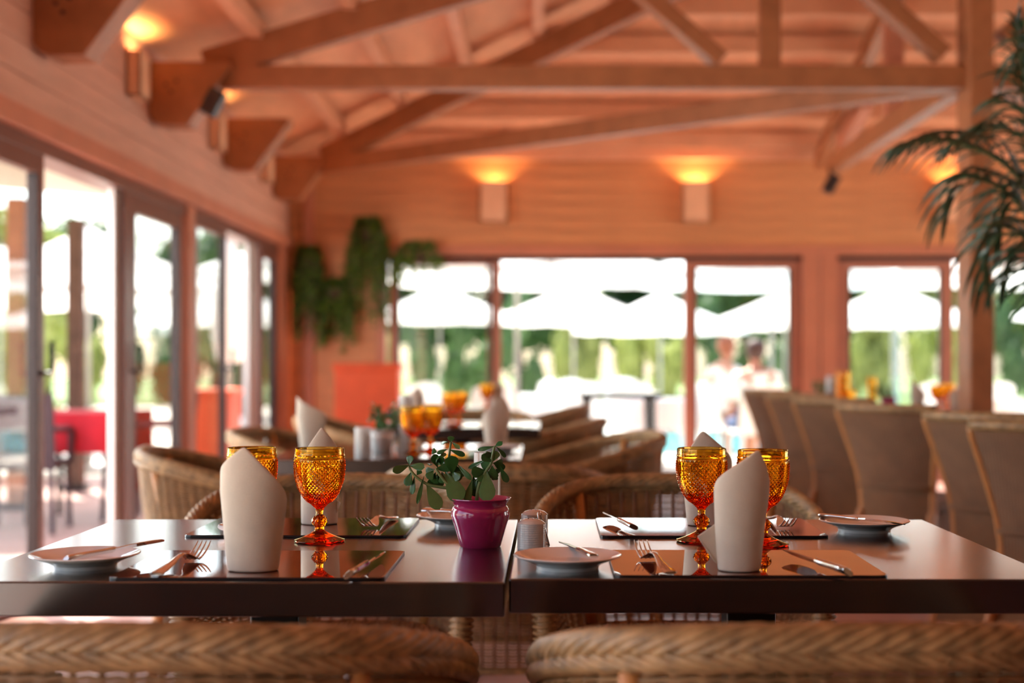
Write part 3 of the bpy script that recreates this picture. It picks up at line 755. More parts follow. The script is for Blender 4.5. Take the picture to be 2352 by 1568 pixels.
# ---- amber goblets with diamond relief ------------------------------------
def make_goblet():
    H = 0.1585
    # outer profile of the bowl from top to bottom (r, z)
    bowl = [(0.0418, 0.140), (0.0424, 0.132), (0.0422, 0.122), (0.0412, 0.112), (0.0392, 0.102), (0.0362, 0.092), (0.0322, 0.083), (0.0275, 0.0755), (0.0225, 0.0695), (0.0178, 0.0655)]
    def rad(z):
        for (r0, z0), (r1, z1) in zip(bowl, bowl[1:]):
            if z1 <= z <= z0: t = (z0-z)/(z0-z1); return r0+(r1-r0)*t
        return bowl[-1][0] if z < bowl[-1][1] else bowl[0][0]
    N = 36
    zs = [0.140]; 
    while zs[-1] > 0.0665:
        zs.append(zs[-1]-max(0.0017, 0.090*rad(zs[-1])))
    zs[-1] = 0.0655
    v = []; f = []; rows = len(zs)
    idx = {}
    for i, z in enumerate(zs):
        for k in range(N):
            a = 2*PI*(k+(0.5 if i % 2 else 0))/N; r = rad(z)
            idx[(i, k)] = len(v); v.append((r*math.cos(a), r*math.sin(a), z))
    def vid(i, k): return idx[(i, k % N)]
    for i in range(1, rows-1):
        for k in range(N):
            # diamond whose side corners are (i,k),(i,k+1)
            kk = k+1 if i % 2 else k
            t_, b_ = vid(i-1, kk), vid(i+1, kk); l_, r_ = vid(i, k), vid(i, k+1)
            a = 2*PI*(k+0.5+(0.5 if i % 2 else 0))/N; r = rad(zs[i])+0.0009+0.024*rad(zs[i])
            ap = len(v); v.append((r*math.cos(a), r*math.sin(a), zs[i]))
            f += [(t_, l_, ap), (l_, b_, ap), (b_, r_, ap), (r_, t_, ap)]
    for k in range(N):   # close the first and last zigzag
        f.append((vid(0, k), vid(0, k+1), vid(1, k)))
        i = rows-1
        kk = k+1 if (i-1) % 2 else k
        f.append((vid(i, k), vid(i-1, k if i % 2 == 0 else k+1), vid(i, k+1))) if False else None
    base = len(v)
    def ring(r, z, n=N, phase=0.0):
        s = len(v)
        for k in range(n):
            a = 2*PI*(k+phase)/n; v.append((r*math.cos(a), r*math.sin(a), z))
        return s
    def join(s0, s1, n=N):
        for k in range(n): f.append((s0+k, s0+(k+1) % n, s1+(k+1) % n, s1+k))
    # top band: raised beads, then a plain lip; inside wall; inner floor
    first = ring(*((rad(0.140), 0.140)))
    prev = first
    for (r, z) in ((0.0430, 0.1405), (0.0432, 0.1417), (0.0420, 0.1424), (0.0424, 0.1440), (0.0430, 0.1458), (0.0424, 0.1476), (0.0418, 0.1484), (0.0417, 0.1550), (0.0414, 0.1582), (0.0402, 0.1588), (0.0392, 0.1578),
                   (0.0394, 0.150), (0.0394, 0.135), (0.0386, 0.118), (0.0365, 0.104), (0.0330, 0.093), (0.0285, 0.0855), (0.0215, 0.0795), (0.012, 0.0765), (0.0015, 0.0757)):
        s = ring(r, z); join(prev, s); prev = s
    f.append(tuple(prev+k for k in range(N)))
    # below the bowl: stem with a knop and foot, joined to the last zigzag row
    prev = ring(0.0178, 0.0655, N, 0.5 if (rows-1) % 2 else 0.0)
    stem_prof = [(0.0150, 0.0635), (0.0118, 0.0605), (0.0082, 0.0570), (0.0064, 0.0530), (0.0060, 0.0490), (0.0066, 0.0455), (0.0086, 0.0425), (0.0112, 0.0400), (0.0128, 0.0375), (0.0136, 0.0345), (0.0126, 0.0312), (0.0108, 0.0288), (0.0088, 0.0262), (0.0080, 0.0235), (0.0078, 0.0205), (0.0094, 0.0180),
                 (0.0125, 0.0160), (0.0190, 0.0125), (0.0285, 0.0080), (0.0385, 0.0045), (0.0425, 0.0034), (0.0430, 0.0022), (0.0422, 0.0006), (0.0400, 0.0), (0.020, 0.0012), (0.002, 0.0030)]
    for q, (r, z) in enumerate(stem_prof):
        ph = 0.5 if (rows-1) % 2 else 0.0
        bump = 0.0
        s = len(v)
        for k in range(N):
            a = 2*PI*(k+ph)/N
            rr = r
            if 0.0275 < z < 0.0430: rr = r+(0.0009 if (k//2+q) % 2 else -0.0006)      # faceted knop
            if 0.012 < z < 0.019: rr = r*(1+0.03*math.cos(12*a))
            v.append((rr*math.cos(a), rr*math.sin(a), z))
        join(prev, s); prev = s
    f.append(tuple(prev+k for k in range(N))[::-1])
    # drop doubles along the seams and fix normals
    import bmesh
    me = bpy.data.meshes.new('goblet'); me.from_pydata(v, [], f); bm = bmesh.new(); bm.from_mesh(me)
    bmesh.ops.remove_doubles(bm, verts=bm.verts, dist=0.00012); bmesh.ops.holes_fill(bm, edges=bm.edges, sides=8)
    bmesh.ops.recalc_face_normals(bm, faces=bm.faces); bm.to_mesh(me); bm.free()
    me.polygons.foreach_set('use_smooth', [True]*len(me.polygons)); me.set_sharp_from_angle(angle=math.radians(16))
    me.materials.append(M['amber'])
    return me
GOB = make_goblet()
def goblet(x, y, label, z=TZ, rz=0.0, grp='amber diamond-cut goblets'):
    o = bpy.data.objects.new('amber_goblet', GOB); o.location = (x, y, z+0.0002); o.rotation_euler = (0, 0, rz)
    return link(o, None, label, 'goblet', grp)
goblet(-0.492, 2.43, 'amber goblet half hidden behind the tall front left napkin')
goblet(-0.374, 2.415, 'amber diamond-cut goblet in clear view on the left front table', rz=0.1)
goblet(0.2745, 2.415, 'amber goblet just left of the front right napkin', rz=0.2)
goblet(0.371, 2.365, 'amber goblet partly behind the front right napkin, tallest-looking at right')

# ---- folded napkins --------------------------------------------------------
def napkin(x, y, z, label, r0=(0.036, 0.026), r1=(0.048, 0.034), peak=0.181, left=0.138, right=0.104, back=0.09, lean=0.0, pk=0.0, flap=0, rot=0.0, flap_pts=None):
    """cloth rolled into a pointed cone: the upper edge peaks in front and falls away to both sides"""
    e = empty('folded_napkin', (x, y, z), rot, label=label, cat='napkin', group='napkins folded into standing cones')
    n = 48
    def top(a):       # a: angle, 0 = towards the camera, + = to the right
        a = (a+PI) % (2*PI)-PI
        d = a-pk
        if d < 0: t = min(1, -d/(PI/2+pk)) if (PI/2+pk) > 0.05 else 1
        else: t = min(1, d/(PI/2-pk)) if (PI/2-pk) > 0.05 else 1
        side = left if d < 0 else right
        if abs(a) > PI/2:
            t2 = (abs(a)-PI/2)/(PI/2); return side*(1-t2)+back*t2
        return peak+(side-peak)*(t**0.92)
    def surf(u, v, off=0.0):
        a = -PI+2*PI*u*1.04
        h = top(a)*v
        q = h/peak
        s = min(1.0, h/0.115)
        rx = (r0[0]+(r1[0]-r0[0])*s**0.9)*(1-0.12*max(0, q-0.62)); ry = r0[1]+(r1[1]-r0[1])*s
        k = 1+off+0.035*u
        lx = lean*q*q
        ripple = 1+0.015*math.sin(3*a+5*q)
        return Vector((math.sin(a)*rx*k*ripple+lx, -math.cos(a)*ry*k*ripple, max(h, 0.0)+0.0003))
    b = MB(); b.grid(lambda u, v: surf(u, v), n, 22)
    o = b.build('rolled_cloth', M['napkin'], e, smooth=60)
    md = o.modifiers.new('thick', 'SOLIDIFY'); md.thickness = 0.0028; md.offset = -1
    sb = o.modifiers.new('sub', 'SUBSURF'); sb.levels = 1; sb.render_levels = 1
    b = MB(); b.add([(math.sin(2*PI*k/24)*r0[0]*0.94, -math.cos(2*PI*k/24)*r0[1]*0.94, 0.004) for k in range(24)]+[(math.sin(2*PI*k/24)*r0[0]*0.94, -math.cos(2*PI*k/24)*r0[1]*0.94, 0.0005) for k in range(24)],
                    [tuple(range(24))]+[(k, 24+k, 24+(k+1) % 24, (k+1) % 24) for k in range(24)])
    b.build('turned_hem', M['napkin'], e)
    if flap_pts:
        p = [Vector(q) for q in flap_pts]
        b = MB(); th = Vector((0, 0.003, 0))
        b.add(p+[q+th for q in p], [(0, 1, 2, 3), (7, 6, 5, 4), (0, 4, 5, 1), (1, 5, 6, 2), (2, 6, 7, 3), (3, 7, 4, 0)])
        b.build('loose_corner', M['napkin'], e, recalc=True, bevel=0.001)
    return e
napkin(-0.414, 2.055, MZ, 'tall cream napkin standing in front of the half-hidden goblet at left', peak=0.182, left=0.140, right=0.104, pk=-0.12)
napkin(0.288, 2.055, MZ, 'tall cream napkin with a loose lower corner on the near right placemat', r0=(0.030, 0.025), r1=(0.0395, 0.032), peak=0.178, left=0.124, right=0.120, pk=0.5, lean=0.006,
       flap_pts=[(-0.060, 0.004, 0.048), (-0.026, 0.010, 0.071), (-0.022, 0.0, 0.002), (-0.036, -0.004, 0.012)])
napkin(-0.409, 2.64, MZ, 'cream napkin at the far left placemat, seen behind the clear goblet', r0=(0.033, 0.025), r1=(0.036, 0.032), peak=0.183, left=0.10, right=0.128, pk=0.15, lean=0.004,
       flap_pts=[(0.020, 0.0, 0.055), (0.041, -0.012, 0.040), (0.030, -0.006, 0.012), (0.020, 0.0, 0.004)])
napkin(0.308, 2.62, MZ, 'cream napkin at the far right placemat, its tip above the goblet rim', r0=(0.036, 0.026), r1=(0.046, 0.034), peak=0.178, left=0.100, right=0.115, pk=-0.2, lean=-0.004)

# ---- plates ----------------------------------------------------------------
PL = MB().lathe([(0.0, 0.0035), (0.036, 0.0035), (0.040, 0.0), (0.046, 0.0), (0.0475, 0.005), (0.053, 0.0085), (0.066, 0.0135), (0.0795, 0.0185), (0.0805, 0.0198), (0.0790, 0.0210), (0.0690, 0.0175), (0.056, 0.0128), (0.0515, 0.0100), (0.046, 0.0088), (0.0, 0.0085)], 64)
PLM = PL.mesh('bread_plate', 35); PLM.materials.append(M['china'])
def plate(x, y, label, z=TZ):
    o = bpy.data.objects.new('bread_plate', PLM); o.location = (x, y, z); return link(o, None, label, 'plate', 'small white bread plates')
pA = P(198, 1292, 2.125); plate(-0.678, 2.12, 'white bread plate at the left end of the front table')
plate(-0.150, 2.655, 'white bread plate half hidden behind the magenta pot')
plate(0.041, 2.108, 'white bread plate just right of the gap between the front tables')
plate(0.585, 2.565, 'white bread plate at the far right corner of the front table')

# ---- cutlery ---------------------------------------------------------------
def loft(sections, n=10):
    """sections: (y, zc, half width, half thickness)"""
    b = MB(); v = []; f = []
    for (y, z, w, t) in sections:
        for k in range(n):
            a = 2*PI*k/n; c, s = math.cos(a), math.sin(a)
            v.append((w*math.copysign(abs(c)**0.75, c), y, z+t*math.copysign(abs(s)**0.75, s)))
    m = len(sections)
    for i in range(m-1):
        for k in range(n): f.append((i*n+k, i*n+(k+1) % n, (i+1)*n+(k+1) % n, (i+1)*n+k))
    f.append(tuple(range(n))); f.append(tuple(range((m-1)*n, m*n))[::-1])
    return b.add(v, f)
FK = loft([(0, 0.0030, 0.0085, 0.0022), (0.004, 0.0032, 0.0102, 0.0028), (0.03, 0.0048, 0.0092, 0.0027), (0.06, 0.0085, 0.0066, 0.0024), (0.088, 0.0140, 0.0042, 0.0022), (0.105, 0.0165, 0.0036, 0.0022), (0.120, 0.0155, 0.0050, 0.0017), (0.131, 0.0110, 0.0090, 0.0013), (0.142, 0.0062, 0.0116, 0.0012), (0.152, 0.0040, 0.0122, 0.0012)])
FKM = FK.mesh('handle', 50)
TI = []
for k in range(4):
    xx = -0.0105+0.007*k
    TI.append(MB().tube([(xx, 0.150, 0.0040), (xx*1.0, 0.165, 0.0058), (xx*1.0, 0.182, 0.0115), (xx*0.98, 0.196, 0.0185), (xx*0.96, 0.205, 0.0240)], [0.0018, 0.0017, 0.0015, 0.0013, 0.0007], 6).mesh('tine', 179))
KH = loft([(0, 0.0050, 0.0085, 0.0040), (0.004, 0.0052, 0.0100, 0.0046), (0.03, 0.0056, 0.0090, 0.0046), (0.065, 0.0060, 0.0068, 0.0046), (0.090, 0.0060, 0.0060, 0.0046), (0.098, 0.0060, 0.0075, 0.0044), (0.103, 0.0060, 0.0055, 0.0030)])
def blade_mesh(L=0.118, w=0.0105):
    pts = [(0.100, -0.004), (0.104, 0.0045), (0.125, 0.0095), (0.150, 0.0105), (0.180, 0.0095), (0.202, 0.0060), (0.214, -0.001), (0.216, -0.006), (0.206, -0.0072), (0.150, -0.0062), (0.104, -0.0050)]
    b = MB(); n = len(pts)
    b.add([(x, y, 0.0068) for y, x in pts]+[(x, y, 0.0052) for y, x in pts], [tuple(range(n)), tuple(range(n, 2*n))[::-1]]+[(i, n+i, n+(i+1) % n, (i+1) % n) for i in range(n)])
    return b
KHM = KH.mesh('handle', 50); KBM = blade_mesh().mesh('blade')
for me in [FKM, KHM, KBM]+TI: me.materials.append(M['steel'])
def fork(loc, rz, label, roll=0.0):
    e = empty('table_fork', loc, 0, label=label, cat='fork', group='forks on the front tables'); e.rotation_euler = Euler((0, roll, rz))
    link(bpy.data.objects.new('handle', FKM), e)
    for t in TI: link(bpy.data.objects.new('tine', t), e)
    return e
def knife(loc, rz, label, roll=0.0, pitch=0.0, sc=1.0, name='table_knife'):
    e = empty(name, loc, 0, label=label, cat='knife', group='knives on the front tables'); e.scale = (sc, sc, sc)
    e.rotation_euler = Euler((pitch, roll, rz), 'YXZ')
    link(bpy.data.objects.new('handle', KHM), e); link(bpy.data.objects.new('blade', KBM), e)
    return e
def g(px, py, z=TZ+0.0042):
    """foot point on the table at that place of the photograph"""
    Y = (CAM_Z-z)*F_PX/(py-VPY); return ((px-VPX)*Y/F_PX, Y, z)
fork(g(356, 1323), -math.radians(6), 'fork with raised tines on the near left placemat, beside the tall napkin')
fork(g(1541, 1320), math.radians(8), 'fork with raised tines at the left of the near right placemat')
fork((-0.279, 2.722, MZ), PI-math.radians(10), 'fork pointing to the viewer on the far left placemat')
fork((0.430, 2.72, MZ), PI+math.radians(4), 'fork pointing to the viewer at the right of the far right placemat')
knife(g(806, 1326, MZ+0.006), -math.radians(7), 'knife with tilted blade at the right of the near left placemat', roll=math.radians(-38))
knife(g(1944, 1320, MZ+0.006), math.radians(14), 'knife with tilted blade at the right of the near right placemat', roll=math.radians(34))
knife((0.163, 2.50, MZ+0.006), math.radians(11), 'knife on the far right placemat, left of its napkin', roll=math.radians(24))
knife((-0.560, 2.50, MZ+0.004), -math.radians(4), 'knife on the far left placemat behind the tall napkin', roll=math.radians(20))
knife((-0.681, 2.048, TZ+0.0180), -math.radians(37), 'butter knife resting slantwise on the leftmost plate', roll=math.radians(-30), pitch=math.radians(3), sc=0.84, name='butter_knife')
knife((0.078, 2.066, TZ+0.0190), math.radians(14), 'butter knife lying on the plate right of the table gap', roll=math.radians(10), pitch=math.radians(-1), sc=0.84, name='butter_knife')
knife((-0.222, 2.715, TZ+0.0195), -math.radians(122), 'butter knife lying on the plate behind the magenta pot', roll=math.radians(24), pitch=math.radians(0), sc=0.70, name='butter_knife')
knife((0.512, 2.60, TZ+0.0200), -math.radians(140), 'butter knife lying across the far right plate', roll=math.radians(-20), pitch=math.radians(0), sc=0.84, name='butter_knife')

# ---- jade plant in its magenta pot ----------------------------------------
def leaf_mesh(length, width, thick=0.0030, bend=0.0):
    b = MB(); v = []; f = []
    st = [(0.0, 0.10), (0.12, 0.22), (0.3, 0.52), (0.5, 0.82), (0.68, 1.0), (0.84, 0.90), (0.95, 0.55), (1.0, 0.12)]
    for t, w in st:
        hw = width/2*w; th = thick*(0.35+0.65*w)
        z = bend*(t**2)
        for (sx, sz) in ((-1, 0), (-0.55, 0.55), (0, 0.55), (0.55, 0.55), (1, 0), (0.55, -0.7), (0, -0.9), (-0.55, -0.7)):
            v.append((sx*hw, t*length, z+sz*th+abs(sx)*0.0015))
    m = len(st)
    for i in range(m-1):
        for k in range(8): f.append((i*8+k, i*8+(k+1) % 8, (i+1)*8+(k+1) % 8, (i+1)*8+k))
    f.append(tuple(range(8))); f.append(tuple(range((m-1)*8, m*8))[::-1])
    return b.add(v, f)
POT_PROF = [(0.0, 0.003), (0.028, 0.002), (0.0325, 0.0), (0.0340, 0.0015), (0.0385, 0.018), (0.0438, 0.036), (0.0476, 0.048), (0.0488, 0.054), (0.0480, 0.0605), (0.0455, 0.0655), (0.0432, 0.0675), (0.0435, 0.0690), (0.0452, 0.0730), (0.0490, 0.0775), (0.0513, 0.0795), (0.0510, 0.0808), (0.0478, 0.0795), (0.0440, 0.0740), (0.0415, 0.0690), (0.0415, 0.062)]
JL = [((805,205),(805,130),70),((770,200),(680,222),42),((825,210),(915,262),46),((790,290),(975,362),58),((770,285),(640,335),42),((640,320),(580,300),62),((645,500),(602,338),88),((820,582),(818,352),140),((620,520),(805,498),92),((610,525),(508,562),84),((620,560),(562,742),104),((640,580),(662,748),104),((745,560),(930,900),185),((760,590),(945,610),120),((880,460),(1055,645),54),
      ((305,480),(118,548),84),((310,475),(322,362),76),((310,485),(497,500),84),((335,555),(278,724),88),((375,605),(340,825),62),((485,608),(415,918),46),((515,700),(680,995),140),
      ((1330,250),(1128,296),46),((1340,245),(1420,196),52),((1345,255),(1468,384),48),((1300,440),(1175,350),84),((1300,445),(1352,315),104),((1300,450),(1172,486),104),((1310,450),(1415,480),112),((1300,480),(1302,634),104),((1225,408),(1003,525),48),((1212,535),(1052,565),115),((1232,540),(1252,900),170),((1398,490),(1482,684),74),((1075,608),(1108,856),120),((1062,650),(995,918),78),((1200,556),(1138,672),62),((1340,520),(1385,560),90),((1330,560),(1330,650),80),((690,400),(720,340),60),((680,420),(640,400),70),((860,610),(930,560),110),((560,470),(545,480),60),((700,560),(735,690),110),((600,540),(530,640),90),((690,470),(690,350),80),((740,470),(650,430),85),((830,560),(905,650),100),((850,470),(890,590),90),((1250,500),(1190,610),95),((1290,560),(1350,640),85),((1120,640),(1060,760),90),((1150,600),(1160,760),100),((1380,420),(1420,540),80),((1270,400),(1240,300),70),((400,600),(440,540),60),((640,600),(600,690),90)]
SC = 2.35/F_PX/5.2275
def jade(loc, label, grp, rz=0.0, sc=1.0, potmat='pot', shared=None):
    e = empty('potted_jade_plant', loc, rz, label=label, cat='potted plant', group=grp); e.scale = (sc,)*3
    MB().lathe(POT_PROF, 56).build('pot', M[potmat], e, smooth=40)
    MB().lathe([(0.0415, 0.0655), (0.02, 0.0675), (0.0, 0.068)], 32).build('soil', M['soil'], e, smooth=60)
    rnd = random.Random(5)
    def w(q, yo=0.0): return Vector(((q[0]-1157)*SC, yo, (1455-q[1])*SC))
    st = [([(1040,1000),(1010,880),(900,770),(740,745),(545,710),(400,620),(330,540),(305,480)], -0.008), ([(1080,1000),(1010,860),(880,680),(800,520),(780,420),(786,330),(802,205)], 0.004), ([(1110,1000),(1120,860),(1150,690),(1220,560),(1290,450),(1320,290),(1335,245)], -0.006), ([(1060,1000),(960,840),(760,690),(660,560),(630,510)], -0.012)]
    for pts, yo in st:
        ps = smooth_path([w(q, yo) for q in pts], 4); m = len(ps)
        MB().tube(ps, [0.0034-0.0016*i/m for i in range(m)], 7).build('stem', M['stem'], e, smooth=179)
    for i, (a, b_, wd) in enumerate(JL):
        yo = rnd.uniform(-0.022, 0.014) if i not in (12, 32) else -0.02
        A = w(a, -0.006); B = w(b_, yo-0.004)
        d = B-A; L = d.length; d.normalize()
        nrm = Vector((rnd.uniform(-0.25, 0.25), -1.0, rnd.uniform(-0.1, 0.5)))
        nrm = (nrm-d*nrm.dot(d)).normalized(); sd = d.cross(nrm)
        Mx = Matrix((sd, d, nrm)).transposed().to_4x4(); Mx.translation = A
        lm = leaf_mesh(L, max(wd*SC*1.22, 0.005), 0.0024 if wd > 50 else 0.0020, bend=-0.10*L if wd < 60 else 0.02*L).build('leaf', M['jade'], e, smooth=50)
        lm.matrix_local = Mx
    return e
jp = jade((-0.0985, 2.352, TZ), 'jade plant in a glossy magenta pot at the gap between the front tables', 'small jade plants on tables')

# ---- frosted candle cylinder, shakers, wire stand -------------------------
def candle_glass(loc, label, r=0.0235, h=0.146):
    e = empty('candle_glass', loc, 0, label=label, cat='candle holder', group='frosted cylinder candle holders')
    MB().lathe([(0.0, 0.0), (r, 0.0), (r, h), (r-0.002, h), (r-0.002, 0.012), (0.0, 0.012)], 32).build('cylinder', M['frosted'], e, smooth=40)
    MB().lathe([(0, 0.0122), (0.016, 0.0122), (0.016, 0.07), (0.0, 0.071)], 20).build('candle', M['china'], e, smooth=40)
    return e
candle_glass((-0.0925, 2.50, TZ), 'frosted white candle cylinder right behind the jade plant')
def shaker(loc, label, r=0.0232, h=0.0505):
    e = empty('shaker', loc, 0, label=label, cat='shaker', group='porcelain shakers')
    pr = [(0.0, 0.0), (r*0.97, 0.0), (r, 0.002)]
    z = 0.004
    while z < h-0.0105:
        pr += [(r, z), (r*0.988, z+0.0012), (r, z+0.0024)]; z += 0.0036
    pr += [(r*0.99, h-0.009), (r*0.96, h-0.0075), (r*0.75, h-0.0035), (r*0.4, h-0.0008), (0.0, h)]
    MB().lathe(pr, 40).build('body', M['porcelain_grey'], e, smooth=30)
    b = MB()
    for q in range(5):
        a = 2*PI*q/5; b.lathe([(0.0011, h-0.0016), (0.0011, h+0.0001), (0.0, h+0.0002)], 6, c=(0.006*math.cos(a), 0.006*math.sin(a), -0.0002))
    b.build('pouring_holes', M['black'], e)
    return e
shaker((-0.0138, 2.318, TZ), 'ridged porcelain shaker standing in front of the other')
shaker((-0.0092, 2.455, TZ), 'smooth-topped porcelain shaker standing behind the ridged one')
b = MB(); b.tube([(0.006, 2.352, TZ+0.0015), (-0.0035, 2.352, TZ+0.055), (-0.0005, 2.352, TZ+0.058), (0.0025, 2.352, TZ+0.055), (0.0155, 2.352, TZ+0.0015), (0.013, 2.385, TZ+0.0015), (0.004, 2.385, TZ+0.0015), (0.006, 2.352, TZ+0.0015)], 0.0014, 6)
b.build('wire_stand', M['chrome'], None, smooth=179, label='thin chrome wire stand leaning beside the front shaker', cat='stand')

# ---- what stands on the tables behind -------------------------------------
G2 = 'settings on the tables behind'
goblet(-0.412, 4.62, 'left one of the two amber goblets touching, on the second table', rz=0.3)
goblet(-0.365, 4.74, 'right one of the two amber goblets touching, on the second table', rz=0.5)
goblet(-0.414, 6.62, 'amber goblet nearer the left on the third table', rz=0.1)
goblet(-0.388, 6.78, 'amber goblet right behind another on the third table', rz=0.7)
goblet(-0.335, 8.95, 'amber goblet on the farthest centre table, against the doorway frame')
for k, (x, y, nm) in enumerate(((-0.78, 4.85, 'tall cream napkin standing at the left of the second table'), (-0.155, 5.02, 'cream napkin standing at the right end of the second table'), (-0.62, 7.0, 'white napkin tip on the third table'), (-0.28, 9.05, 'cream napkin on the farthest centre table'))):
    napkin(x, y, TZ+0.0002, nm, r0=(0.034, 0.028), r1=(0.05, 0.034), peak=0.185, left=0.185 if k == 0 else 0.10, right=0.12, pk=-1.2 if k == 0 else 0.6)
jade((-0.532, 4.78, TZ), 'jade plant in a pale pot on the second table', 'small jade plants on tables', rz=PI, sc=0.95, potmat='china')
candle_glass((-0.452, 4.80, TZ), 'frosted white candle cylinder beside the pair of goblets on the second table', 0.0235, 0.19)
candle_glass((-0.575, 4.62, TZ), 'short frosted candle cylinder on the second table', 0.026, 0.09)
placemat(-0.50, -0.12, 4.44, 4.70, 'bronze placemat shining at the near edge of the second table')
placemat(-0.50, -0.12, 4.90, 5.16, 'bronze placemat at the far edge of the second table')
placemat(-0.42, -0.04, 6.48, 6.75, 'bronze placemat shining at the near edge of the third table')
placemat(-0.70, -0.46, 6.80, 7.1, 'bronze placemat at the far edge of the third table')
plate(-0.14, 4.80, 'white plate on the second table, near its right end')
plate(-0.66, 6.62, 'white plate on the third table')
MB().lathe([(0.0, 0.0), (0.15, 0.0), (0.19, 0.03), (0.2, 0.07), (0.17, 0.10), (0.0, 0.115)], 24).build('seat_cushion', M['cushion'], None, smooth=60, label='slate blue cushion on the chair in front of the farthest centre table', cat='cushion').location = (-0.55, 8.55, 0.43)
# right-hand table
def tumbler(loc, label, r, h):
    o = MB().lathe([(0.0, 0.0), (r*0.85, 0.0), (r, h), (r-0.003, h), (r*0.85-0.003, 0.008), (0.0, 0.008)], 24).build('amber_tumbler', M['amber'], None, smooth=40, label=label, cat='tumbler', group='amber tumblers on the right-hand table', recalc=True)
    o.location = loc; return o
Yr = 9.0
tumbler((P(1938, 900, Yr).x, Yr, TZ+0.0002), 'tall amber tumbler on the right-hand table by the window', 0.042, 0.235)
tumbler((P(1952, 900, Yr-0.2).x, Yr-0.2, TZ+0.0002), 'short amber tumbler in front of the tall one', 0.035, 0.12)
goblet(P(2152, 900, 8.8).x, 8.8, 'amber goblet beside the timber post, left one of two', rz=0.2)
goblet(P(2178, 900, 9.1).x, 9.1, 'amber goblet beside the timber post, right one of two', rz=0.4)
napkin(P(2108, 900, 8.8).x, 8.8, TZ+0.0002, 'cream napkin on the right-hand table', peak=0.19, left=0.17, right=0.09, pk=-0.9)
napkin(P(2196, 900, 8.75).x, 8.75, TZ+0.0002, 'cream napkin next to the timber post', peak=0.19, left=0.09, right=0.15, pk=0.8)
candle_glass((P(1908, 900, Yr).x, Yr, TZ), 'frosted candle cylinder left of the amber tumblers', 0.03, 0.21)
jade((P(2040, 900, 8.85).x, 8.85, TZ), 'jade plant in a magenta pot on the right-hand table', 'small jade plants on tables', rz=0.5, sc=1.0)
jade((P(1876, 900, 9.1).x, 9.1, TZ), 'jade plant in a white pot at the left end of the right-hand table', 'small jade plants on tables', rz=2.0, sc=1.1, potmat='china')
tumbler((P(2003, 900, 9.2).x, 9.2, TZ+0.0002), 'dark amber tumbler in the middle of the right-hand table', 0.03, 0.2)
# dark wooden side table near the doorway
t = empty('side_table', (P(1440, 900, 10.6).x, 10.6, 0), 0, label='dark wooden side table standing in the open doorway', cat='table')
MB().box((-0.36, -0.3, 0.78), (0.24, 0.3, 0.82)).build('tabletop', M['table'], t, bevel=0.004)
for sx, sy in ((-0.3, -0.25), (0.17, -0.25), (-0.3, 0.25), (0.17, 0.25)):
    MB().tube([(sx, sy, 0.78), (sx*1.05, sy, 0.0)], [0.03, 0.022], 8).build('leg', M['table'], t, smooth=60)

# ================================================================== PLANTS INDOORS
def hanging_plant(loc, label, h, spread, nv, wall_dir=(0, -1), seed=1, name='hanging_plant'):
    e = empty(name, loc, 0, label=label, cat='plant', group='trailing plants hung in the back left corner')
    MB().lathe([(0.0, -0.10), (0.055, -0.10), (0.075, 0.0), (0.07, 0.0), (0.052, -0.09), (0.0, -0.09)], 20).build('pot', M['bark'], e, smooth=40)
    MB().tube([(0, 0, 0.0), (0, wall_dir[1]*-0.05, 0.03), (0, wall_dir[1]*-0.10, 0.03)], 0.006, 6).build('hook', M['black'], e)
    rnd = random.Random(seed); b = MB(); vv = MB()
    for i in range(nv):
        a = rnd.uniform(0, 2*PI); L = h*rnd.uniform(0.35, 1.0); R = spread*rnd.uniform(0.5, 1.0)
        pts = []
        for k in range(9):
            t = k/8; rr = 0.05+R*min(1, t*2.6)*(0.8+0.2*t)
            z = 0.02+0.09*math.sin(min(1, t*3)*PI)*(1 if t < 0.34 else 0)-L*max(0, t-0.12)
            pts.append(Vector((math.cos(a)*rr+0.012*math.sin(9*t+i), math.sin(a)*rr*0.7, z)))
        vv.tube(pts, 0.0025, 4, caps=False)
        for k in range(26):
            t = rnd.random()*7.9; i0 = int(t); p = pts[i0].lerp(pts[i0+1], t-i0)
            d = Vector((rnd.uniform(-1, 1), rnd.uniform(-1, 1), rnd.uniform(-1.0, 0.2))).normalized(); s = rnd.uniform(0.03, 0.055)
            sd = d.cross(Vector((rnd.uniform(-1, 1), rnd.uniform(-1, 1), rnd.uniform(-1, 1)))).normalized()*s*0.35
            b.add([p, p+d*s*0.5+sd, p+d*s, p+d*s*0.5-sd], [(0, 1, 2, 3)])
    b.build('foliage', M['fern'], e, kind='stuff'); vv.build('trailing_stems', M['palm_stem'], e)
    return e
hanging_plant(P(708, 592, 12.28), 'trailing plant hanging nearest the left wall corner', 0.85, 0.11, 60, seed=2)
hanging_plant(P(772, 665, 12.28), 'short trailing plant between the two long hanging plants', 0.62, 0.12, 46, seed=3)
hanging_plant(P(846, 525, 12.28), 'tallest trailing plant, hanging left of the glass door', 1.08, 0.15, 66, seed=4)
hanging_plant(P(958, 580, 12.28), 'thin trailing plant hanging across the left door pane', 0.36, 0.20, 26, seed=5)

# orange panel-fronted planter under them
t = empty('planter_box', (P(846, 900, 11.75).x, 11.75, 0), 0, label='bright orange planter box under the trailing plants', cat='planter')
MB().box((-0.26, -0.15, 0.0), (0.26, 0.15, 0.98)).build('box', M['terracotta'], t, bevel=0.01)
MB().box((-0.275, -0.165, 0.98), (0.275, 0.165, 1.035)).build('rim', M['terracotta'], t, bevel=0.008)
MB().box((-0.25, -0.14, 1.03), (0.25, 0.14, 1.038)).build('soil', M['soil'], t)

